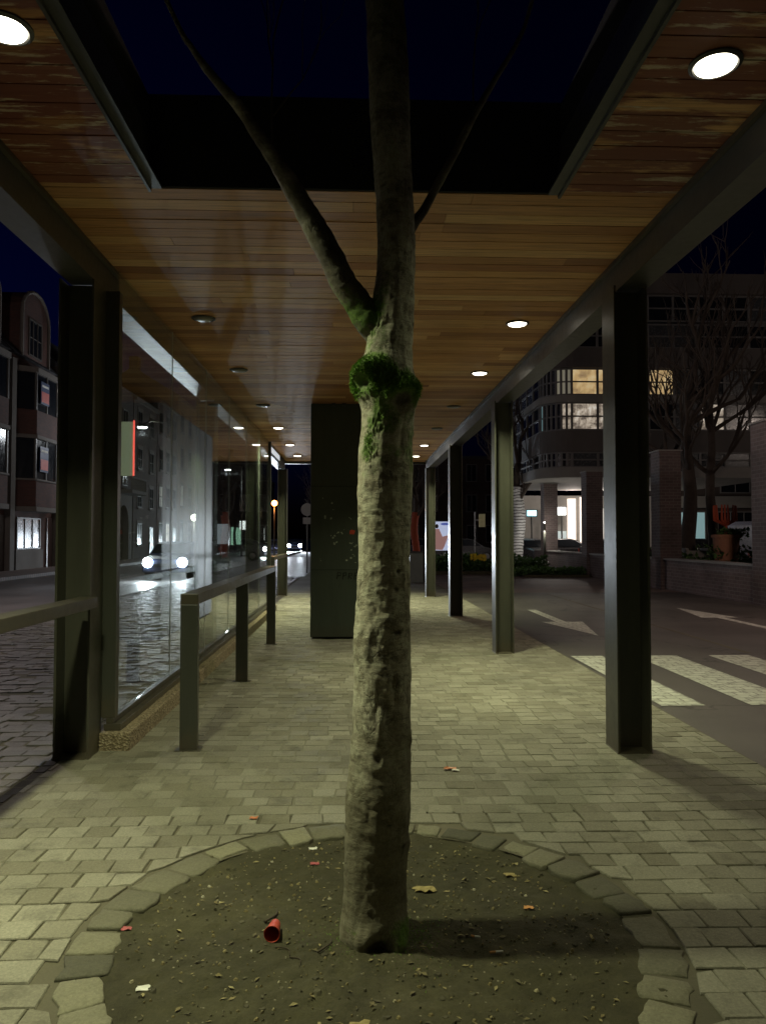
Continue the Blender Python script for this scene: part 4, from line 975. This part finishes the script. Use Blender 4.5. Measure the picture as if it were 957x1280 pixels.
# facade bays: front from the right to the corner, corner arc, receding side
Q = [(XE-.05-i*1.13, CY+.05) for i in range(8)]+[(x, y) for x, y in P[1:10]]+[(CX+.05, CY+RC+1.2+i*1.3) for i in range(6)]
def bay(q0, q1, z0, z1, mt, nm='window'):
    a_, b_ = Vector((q0[0], q0[1], 0)), Vector((q1[0], q1[1], 0)); d = (b_-a_); L = d.length; d.normalize(); n_ = Vector((-d.y, d.x, 0))*-1
    if n_.y > 0 and abs(n_.y) > abs(n_.x): n_ = -n_
    if abs(n_.x) >= abs(n_.y) and n_.x > 0: n_ = -n_
    m = MB(); T = .08
    A, B = a_+d*.05, b_-d*.05
    def quad(p, q, o0, z0, z1): return [(p+n_*o0)+Vector((0, 0, z0)), (q+n_*o0)+Vector((0, 0, z0)), (q+n_*o0)+Vector((0, 0, z1)), (p+n_*o0)+Vector((0, 0, z1))]
    m.add(quad(A, B, -.02, z0, z1)+quad(A, B, -.06, z0, z1), [(0, 1, 2, 3), (7, 6, 5, 4), (0, 4, 5, 1), (2, 6, 7, 3)])
    w_ = m.build(nm, mt, ob)
    m = MB(); fr = []
    for s0, s1, b0, b1 in ((0, .05, z0, z1), (L-.05, L, z0, z1), (0.05, L-.05, z0, z0+.06), (.05, L-.05, z1-.06, z1), (.05, L-.05, (z0+z1)/2-.03, (z0+z1)/2+.03)):
        p, q = a_+d*s0, a_+d*s1
        m.add(quad(p, q, .03, b0, b1)+quad(p, q, -.03, b0, b1), [(0, 1, 2, 3), (7, 6, 5, 4), (0, 4, 5, 1), (2, 6, 7, 3), (1, 5, 6, 2), (0, 3, 7, 4)])
    m.build('frame', M['office_frame'], w_)
M['office_frame'] = mat_paint('grey_window_frame', (.15, .145, .14), .5)
t = NT('lit_office_room'); v = t.co(); n_ = t.ramp(t.noise(v, 1.6, 4, .6), [(.3, (.12, .06, .02)), (.5, (.75, .5, .2)), (.7, (1, .85, .5))]); t.link(n_, t.b.inputs['Emission Color']); t.b.inputs['Emission Strength'].default_value = .55; M['room_a'] = t.m
t = NT('lit_office_room_white'); v = t.co(); n_ = t.ramp(t.noise(v, 2.6, 5, .7), [(.42, (.08, .06, .04)), (.55, (.6, .5, .38)), (.66, (1, .95, .85))]); t.link(n_, t.b.inputs['Emission Color']); t.b.inputs['Emission Strength'].default_value = .6; M['room_b'] = t.m
for fl, (z0, z1) in enumerate(((6.19, 7.41), (7.73, 8.91), (4.56, 5.24), (9.81, 10.9), (11.0, 12.19))):
    for i in range(len(Q)-1):
        if (Vector(Q[i])-Vector(Q[i+1])).length < .2: continue
        mt = M['dark_glass'] if rnd.random() < .55 else M['curtain_glass']
        if fl == 1 and i in (4, 5, 6, 7, 9): mt = M['room_a']
        if fl == 0 and i in (2, 5, 6, 7, 8, 9): mt = M['room_b']
        if fl == 1 and i in (8, 9, 10): mt = M['win_dim']
        if fl == 0 and i == 14: mt = M['win_teal']
        bay(Q[i], Q[i+1], z0, z1, mt)
# lobby beneath the overhang
m = MB(); m.box(9.7, XE, 47.0, 47.3, -.05, 4.09); m.build('lobby_wall', M['lobby'] if 'lobby' in M else M['concrete'], ob)
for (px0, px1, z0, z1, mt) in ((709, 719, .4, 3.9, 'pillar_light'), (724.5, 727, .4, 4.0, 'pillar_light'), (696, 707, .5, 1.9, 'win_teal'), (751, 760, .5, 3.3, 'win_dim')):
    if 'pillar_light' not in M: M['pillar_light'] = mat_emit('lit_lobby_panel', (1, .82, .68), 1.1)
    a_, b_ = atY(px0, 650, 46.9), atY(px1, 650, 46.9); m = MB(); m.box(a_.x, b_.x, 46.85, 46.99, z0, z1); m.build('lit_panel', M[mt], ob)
box_sign('light_box', 701.5, 634, 644, .5, 45.5, M['win_white'], 'small square white lit sign between the two brick pillars', th=.1)
box_sign('light_box', 664, 638, 645, .55, 44, mat_emit('cyan_sign', (.3, .85, 1), 2.2), 'cyan lit sign between the striped tree and a brick pillar', th=.1)
for px, y in ((715, 43), (757, 43)):
    p = atY(px, 600, y); ld = bpy.data.lights.new('lobby_lamp', 'POINT'); ld.energy = 240; ld.color = (1, .88, .78); ld.shadow_soft_size = .15
    lo = bpy.data.objects.new('lobby_lamp', ld); COL.objects.link(lo); lo.location = (p.x, y, 3.6)

# --- dark apartment block to the right with balconies
ab = thing('apartment_block', (30, 52, 0), 'tall dark apartment block with balconies behind the trees at the right', 'building')
M['block_wall'] = mat_paint('dark_render', (.06, .045, .04), .85, 0, .25, .6, .2)
m = MB(); m.box(18.7, 46, 46, 58, -.1, 17.2); m.build('wall', M['block_wall'], ab)
m = MB(); m.box(18.5, 46.2, 45.7, 58.2, 17.21, 17.6); m.build('roof', M['slate'], ab)
for f in range(5):
    for i in range(7):
        x = 19.2+i*3.1; z = 4.2+f*2.6
        lit = {(4, 0): 'win_warm', (2, 0): 'win_warm', (1, 5): 'win_warm', (0, 0): 'win_dim', (2, 2): 'win_dim', (0, 4): 'win_warm', (1, 2): 'win_dim'}.get((f, i), 'dark_glass')
        wn_ = .28 if (f, i) in ((2, 0), (0, 4)) else (1.9 if 'dark' in lit else .6)
        window(ab, 'y', 46, x, x+wn_, z, z+1.7 if (f, i) != (4, 0) else z+.6, -1, lit, nu=2 if wn_ > 1 else 1, nv=1, frame='office_frame')
    if f: 
        m = MB(); m.box(19.0, 31, 44.9, 45.99, 3.6+f*2.6, 3.78+f*2.6); m.box(19.0, 31, 44.9, 44.98, 3.78+f*2.6, 4.5+f*2.6); m.build('balcony', M['concrete'], ab)
m = MB(); m.box(18.8, 40, 45.5, 45.99, 3.3, 4.0); m.build('canopy', M['concrete'], ab)
for i, mt in enumerate(('win_teal', 'dark_glass', 'curtain_glass', 'dark_glass', 'dark_glass')):
    window(ab, 'y', 46, 18.9+i*3.2, 21.4+i*3.2, .4, 3.1, -1, mt, nu=3, nv=1, frame='office_frame')

# --- brick pillars and low wall
wl2 = thing('low_brick_wall', (9.2, 27, 0), 'long low brick wall with pale coping running beside the side road', 'wall')
m = MB(); m.box(9.1, 9.4, 13, 38.5, -.05, .84); m.build('brickwork', M['brick_dark'], wl2)
m = MB(); m.box(9.06, 9.44, 13, 38.5, .842, .9); m.build('coping', M['concrete'], wl2, bevel=.008)
for y, lb in ((36.3, 'square brick pillar with lit cyan sign on its left and white sign on its right'), (29.7, 'wide brick pillar just left of the nearest right column'), (22.57, 'brick pillar just right of the nearest right column'), (16.7, 'brick pillar at the right picture edge')):
    k = thing('brick_pillar', (9.25, y, 0), lb, 'pillar', 'brick pillars on the low wall')
    m = MB(); m.box(8.98, 9.62, y-.33, y+.33, -.05, 4.05); m.build('shaft', M['brick_dark'], k)
    m = MB(); m.box(8.94, 9.66, y-.37, y+.37, 4.05+.002, 4.05+.04); m.build('cap', M['concrete'], k)
# planter beds
def leafy(name, x0, x1, y0, y1, h, n, label, mat='leaf', seed=1, s0=.05, flower=None, bump_=None, z00=0):
    rnd = random.Random(seed); m = MB()
    for i in range(n):
        x, y = rnd.uniform(x0, x1), rnd.uniform(y0, y1)
        hh = h*(.65+.5*noise.noise(Vector((x*.9, y*.9, seed)))+.1)
        z = z00+hh*rnd.random()**.6; s = s0*rnd.uniform(.6, 1.5); a, b = rnd.uniform(0, 6.28), rnd.uniform(-.6, 1.2)
        d = Vector((math.cos(a)*math.cos(b), math.sin(a)*math.cos(b), math.sin(b))); sd = d.cross(Vector((0, 0, 1))).normalized()*s*.35
        p = Vector((x, y, z)); m.add([p, p+d*s*.5+sd, p+d*s, p+d*s*.5-sd], [(0, 1, 2, 3)])
    return tag(m.build(name, M[mat]), label, 'plants', kind='stuff')
m = MB(); m.box(1.9, 8.1, 31.4, 34.5, -.05, .12); tag(m.build('planting_bed', M['soil'], bevel=.03), kind='structure')
leafy('shrub_bed', 1.95, 8.05, 31.5, 34.4, .75, 14000, 'dark green low shrubs planted in the bed beyond the columns', s0=.13)
m = MB(); rnd = random.Random(3)
for i in range(70):
    p = atY(rnd.uniform(588, 607), rnd.uniform(693, 700), rnd.uniform(31.3, 32.2))
    for q in range(6):
        a = q*1.047; m.add([tuple(p), (p.x+.05*math.cos(a), p.y-.02, p.z+.05*math.sin(a)), (p.x+.05*math.cos(a+.7), p.y-.02, p.z+.05*math.sin(a+.7))], [(0, 1, 2)])
tag(m.build('daffodils', M['yellow']), 'patch of yellow daffodils in the shrub bed', 'flowers', kind='stuff')
m = MB(); m.box(6.5, 9.0, 29, 31.3, -.05, .08); tag(m.build('planting_bed', M['soil'], bevel=.02), kind='structure')
leafy('ground_cover', 6.2, 8.9, 29.1, 31.3, .35, 5000, 'low ground cover on the corner bed beneath the striped tree', s0=.1, seed=4)
leafy('planter_shrubs', 9.6, 12, 15, 28, 1.25, 16000, 'dark shrubs growing behind the low brick wall', s0=.12, seed=6)
for (px, ty_, lb) in ((845, 24.2, 'concrete flower trough on the wall side, left of the potted orange tree'), (872, 22.9, 'second concrete flower trough, closest to the potted orange tree')):
    p = atY(px, 700, ty_); m = MB()
    m.prism([(p.x-.32, .9), (p.x+.32, .9), (p.x+.38, 1.18), (p.x+.3, 1.18), (p.x+.28, 1.1), (p.x-.28, 1.1), (p.x-.3, 1.18), (p.x-.38, 1.18)], 'y', ty_, ty_+.5)
    m.box(p.x-.25, p.x+.25, ty_+.05, ty_+.45, -.02, .899)
    tag(m.build('flower_trough', M['concrete']), lb, 'planter', 'concrete flower troughs')

# --- bare trees
def bare_tree(name, x, y, h, r, label, seed, wrap=None, wrap_z=(0, 3), split=3.4, depth=5, n0=6, L0=1.7, group='bare street trees', spread=.9):
    rnd = random.Random(seed); k = thing(name, (x, y, 0), label, 'tree', group); m = MB()
    pts = [Vector((x+.06*math.sin(i*1.3+seed), y+.05*math.cos(i), h*i/8*.62)) for i in range(9)]; m.tube(pts, [r*(1.15 if i == 0 else 1)*(1-.055*i) for i in range(9)], 12)
    m.build('trunk', M['bark_far'], k, smooth=True); m = MB()
    for i in range(n0):
        a = 6.28*i/n0+rnd.uniform(-.3, .3); j = rnd.randint(5, 8)
        twigs(m, pts[j], Vector((math.cos(a)*spread, math.sin(a)*spread, rnd.uniform(.35, 1.1))), L0*rnd.uniform(.8, 1.2), r*.42, depth, rnd)
    twigs(m, pts[8], Vector((.1, 0, 1)), L0, r*.5, depth, rnd)
    m.build('crown', M['bark_far'], k)
    if wrap:
        m = MB(); z = wrap_z[0]
        rr = []
        zz = []
        while z <= wrap_z[1]: zz.append(z); z += .05
        m.tube([(x+.06*math.sin(z_/h/.62*8*1.3+seed)*(1), y+.05*math.cos(z_/h/.62*8), z_) for z_ in zz], [r*1.13*(1+.03*math.sin(z_*17)) for z_ in zz], 20); m.build('trunk_wrap', wrap, k, smooth=True)
    return k
t = NT('black_white_wrap'); wv = t.new('ShaderNodeTexWave', bands_direction='Z'); wv.inputs['Scale'].default_value = 2.2; wv.inputs['Distortion'].default_value = 5; wv.inputs['Detail'].default_value = 3; t.link(t.co(), wv.inputs[0])
c = t.ramp(wv.outputs['Fac'], [(.12, G(.05)), (.24, G(.75))]); t.link(c, t.b.inputs['Base Color']); t.b.inputs['Roughness'].default_value = .8; M['bw'] = t.m
bare_tree('bare_tree', 7.9, 36.8, 8.2, .27, 'bare tree whose trunk is wrapped in bright white with thin black stripes', 3, M['bw'], (0, 3.95), L0=1.6, depth=5)
bare_tree('bare_tree', 3.2, 40, 6.5, .17, 'bare tree with an orange wrapped trunk behind the main tree', 6, M['orange'], (0, 2.8), L0=1.4)
bare_tree('bare_tree', 10.75, 24.3, 9.5, .26, 'large bare tree behind the low wall, right of the nearest column', 9, L0=2.2, n0=8, spread=1.2)
bare_tree('bare_tree', 12.3, 26, 9.5, .2, 'bare tree behind the pale grey van side, at the far right', 12, L0=2.0, n0=7)
bare_tree('bare_tree', -14.1, 92, 8.5, .2, 'bare tree on the far pavement in front of the pale green shop', 14, L0=2.0)
bare_tree('bare_tree', -14.0, 112, 9, .2, 'bare tree on the far pavement beyond the pale green shop', 15, L0=2.0)
bare_tree('bare_tree', -3.6, 75, 8.5, .17, 'bare tree near the orange street light beyond the glass', 18, L0=1.8)
# potted orange tree
p = atY(907, 690, 20.5); k = thing('potted_tree', (p.x, 20.5, 0), 'small orange painted tree in a terracotta pot above the low wall', 'plant')
m = MB(); m.lathe([(.22, .0), (.3, .9), (.34, 1.5), (.38, 1.5), (.38, 1.58), (.3, 1.58)], (p.x, 20.5, 0), 24); m.build('pot', M['terracotta'], k, smooth=False)
m = MB(); m.tube([(p.x, 20.5, 1.5), (p.x, 20.5, 1.85)], .045, 8)
for i in range(9):
    a = (i-4)*.2; m.tube([(p.x, 20.5+.02*(i % 3), 1.82), (p.x+.34*math.sin(a*1.6), 20.5+.03*(i % 3), 1.98), (p.x+.36*math.sin(a*1.5), 20.5+.05*(i % 3), 2.3+.1*math.cos(a))], [.04, .035, .02], 6)
m.build('branches', M['orange'], k, smooth=True)
leafy('pot_foliage', p.x-.1, p.x+.5, 20.2, 20.9, .35, 500, 'yellow-green leaves spilling from the terracotta pot', seed=9, s0=.1, z00=1.45)

# --- street furniture
def street_lamp(x, y, h, arm, label, col, power, globe=False, r=.16, strength=30):
    k = thing('street_lamp', (x-arm, y, 0), label, 'street lamp', 'street lamps')
    m = MB(); m.tube([(x-arm, y, -.12), (x-arm, y, 1), (x-arm, y, h+(.3 if not globe else -.1))], [.09, .07, .045], 10); m.build('pole', M['steel'], k, smooth=True)
    if arm: m = MB(); m.tube([(x-arm, y, h+.25), (x-arm*.3, y, h+.33), (x, y, h+.15)], .035, 8); m.build('arm', M['steel'], k, smooth=True)
    em = mat_emit('street_light_glow', col, strength)
    m = MB()
    if globe: m.lathe([(.02, -r)]+[(r*math.sin(a*math.pi/8), -r*math.cos(a*math.pi/8)) for a in range(1, 8)]+[(.02, r)], (x, y, h), 16)
    else: m.lathe([(.02, -.06), (r*.7, -.05), (r, 0)], (x, y, h), 16)
    m.build('bulb', em, k, smooth=True)
    if not globe: m = MB(); m.lathe([(r*1.1, 0), (r*1.05, .06), (r*.5, .15), (.04, .18)], (x, y, h+.002), 16); m.build('lamp_head', M['steel_edge'], k, smooth=True)
    if power:
        ld = bpy.data.lights.new('street_lamp_light', 'POINT'); ld.energy = power; ld.color = col; ld.shadow_soft_size = .15
        lo = bpy.data.objects.new('street_lamp_light', ld); COL.objects.link(lo); lo.location = (x, y, h-.35)
p = atY(178, 534, 42); street_lamp(p.x, 42, p.z, -1.6, 'street lamp with a white light high on the pavement behind the first glass pane', (.9, .95, 1), 420, r=.26)
p = atY(285, 587, 66); street_lamp(p.x, 66, p.z, -1.2, 'white street lamp in front of the dark trees behind the middle glass panes', (.9, .95, 1), 260, r=.26)
p = atY(243, 647, 41); street_lamp(p.x, 41, p.z, 0, 'low globe lamp shining just above the nearest car', (1, .97, .85), 60, True, .17)
p = atY(343, 629, 62); street_lamp(p.x, 62, p.z, 0, 'orange glowing lamp left of the farthest left column', (1, .3, .05), 60, True, .22, 40)
street_lamp(-10, 15, 5.4, 3.4, 'added street lamp outside the picture, brightening the left road and paving', (1, .86, .82), 1000)  # off-frame lamp added to brighten the left road and paving

street_lamp(7.4, 12.3, 5.3, -1.5, 'added unseen street lamp brightening the side road and low wall', (1, .74, .62), 330, False)  # extra lamp kept out of view to lift the side road and wall
street_lamp(8.75, 35.0, 2.2, 0, 'slim lamp shining on the striped trunk', (1, .95, .85), 70, True, .04, 6)
street_lamp(22.5, 23, 8.0, 0, 'added unseen street lamp lighting the office front from the right', (1, .82, .7), 380, False)  # unseen lamp added for the right-hand facades and trees
# poster case with a figure and blue oval
p0, p1_ = atY(541, 652, 41), atY(560, 688, 41); k = thing('poster_case', ((p0.x+p1_.x)/2, 41, 0), 'lit advertising case with a seated figure and blue oval, between two right columns', 'advertisement')
m = MB(); m.box(p0.x-.05, p1_.x+.05, 41.02, 41.2, p1_.z-.06, p0.z+.06); m.build('case', M['steel_edge'], k)
m = MB(); m.box(p0.x, p1_.x, 40.99, 41.018, p1_.z, p0.z); m.build('poster', mat_emit('backlit_poster', (.62, .72, 1), .55), k)
m = MB(); cx_ = (p0.x+p1_.x)/2+.12; zt = p0.z
m.add([(cx_+.26*math.cos(i*.524)+.12, 40.985, zt-.13+.07*math.sin(i*.524)) for i in range(12)], [tuple(range(12))]); m.build('blue_oval', mat_emit('blue_print', (.03, .1, .6), .4), k)
m = MB(); x = p0.x+.2
m.add([(x+.09*math.cos(i*.524), 40.984, zt-.25+.12*math.sin(i*.524)) for i in range(12)], [tuple(range(12))]); m.build('printed_hair', M['door'], k)
m = MB(); m.add([(x-.12, 40.983, zt-.4), (x+.12, 40.983, zt-.38), (x+.3, 40.983, zt-.8), (x+.62, 40.983, zt-.72), (x+.6, 40.983, zt-.82), (x+.42, 40.983, zt-1.3), (x+.3, 40.983, zt-1.52), (x-.14, 40.983, zt-1.5)], [tuple(range(8))]); m.build('printed_figure', mat_emit('pink_print', (.6, .28, .25), .3), k)
m = MB(); m.box(p0.x+.1, p0.x+.16, 41.05, 41.12, -.02, p1_.z-.06); m.box(p1_.x-.16, p1_.x-.1, 41.05, 41.12, -.02, p1_.z-.06); m.build('stand', M['steel_edge'], k)
# sign post
p = atY(593, 640, 38); k = thing('sign_post', (p.x, 38, 0), 'thin post with a small yellowish plate behind the daffodils', 'sign')
m = MB(); m.tube([(p.x, 38, 0), (p.x, 38, p.z)], .035, 8); m.build('post', M['rim'], k)
q = atY(602, 650, 38); m = MB(); m.box(q.x-.16, q.x+.16, 37.98, 38.0, q.z-.35, q.z+.3); m.build('plate', mat_paint('yellow_plate', (.6, .55, .3), .5), k)
m = MB(); m.box(p.x, q.x, 37.99, 38.01, q.z-.03, q.z+.03); m.build('bracket', M['rim'], k)
# round sign by the cabinet
p = atY(384, 637, 33); k = thing('traffic_sign', (p.x, 33, 0), 'grey round traffic sign seen just left of the steel cabinet', 'sign')
m = MB(); m.tube([(p.x, 33, -.02), (p.x, 33, p.z+.3)], .03, 8); m.build('post', M['steel_edge'], k)
m = MB(); m.lathe([(.02, -.012), (.27, -.01), (.27, .01), (.02, .012)], (p.x, 32.95, p.z), 24, 'y'); m.build('disc', M['concrete'], k)
m = MB(); m.box(p.x-.18, p.x+.18, 32.94, 32.97, p.z-.62, p.z-.34); m.build('plate', M['concrete'], k)
# utility box
a_ = atY(512, 690, 25.8); b_ = atY(529, 727, 25.8); k = thing('utility_box', ((a_.x+b_.x)/2, 26, 0), 'grey-green utility box standing behind the main trunk on the right', 'utility box')
m = MB(); m.box(a_.x, b_.x, 25.8, 26.3, -.02, .98); m.build('casing', M['util'] if 'util' in M else mat_paint('grey_green_box', (.13, .15, .13), .5), k, bevel=.02)
m = MB(); m.box(a_.x-.03, b_.x+.03, 25.77, 26.33, .981, 1.03); m.build('lid', M['steel_edge'], k, bevel=.01)
m = MB(); m.box(b_.x-.03, b_.x+.3, 25.9, 25.95, -.02, 1.0); m.build('side_panel', M['steel_edge'], k)

# ------------------------------------------------------------------ render settings
S.render.engine = 'CYCLES'; cy = S.cycles
cy.max_bounces = 8; cy.diffuse_bounces = 4; cy.glossy_bounces = 4; cy.transparent_max_bounces = 12; cy.sample_clamp_indirect = 3
cy.use_denoising = True
S.view_settings.view_transform = 'Standard'; S.view_settings.look = 'None'; S.view_settings.exposure = 0; S.view_settings.gamma = 1
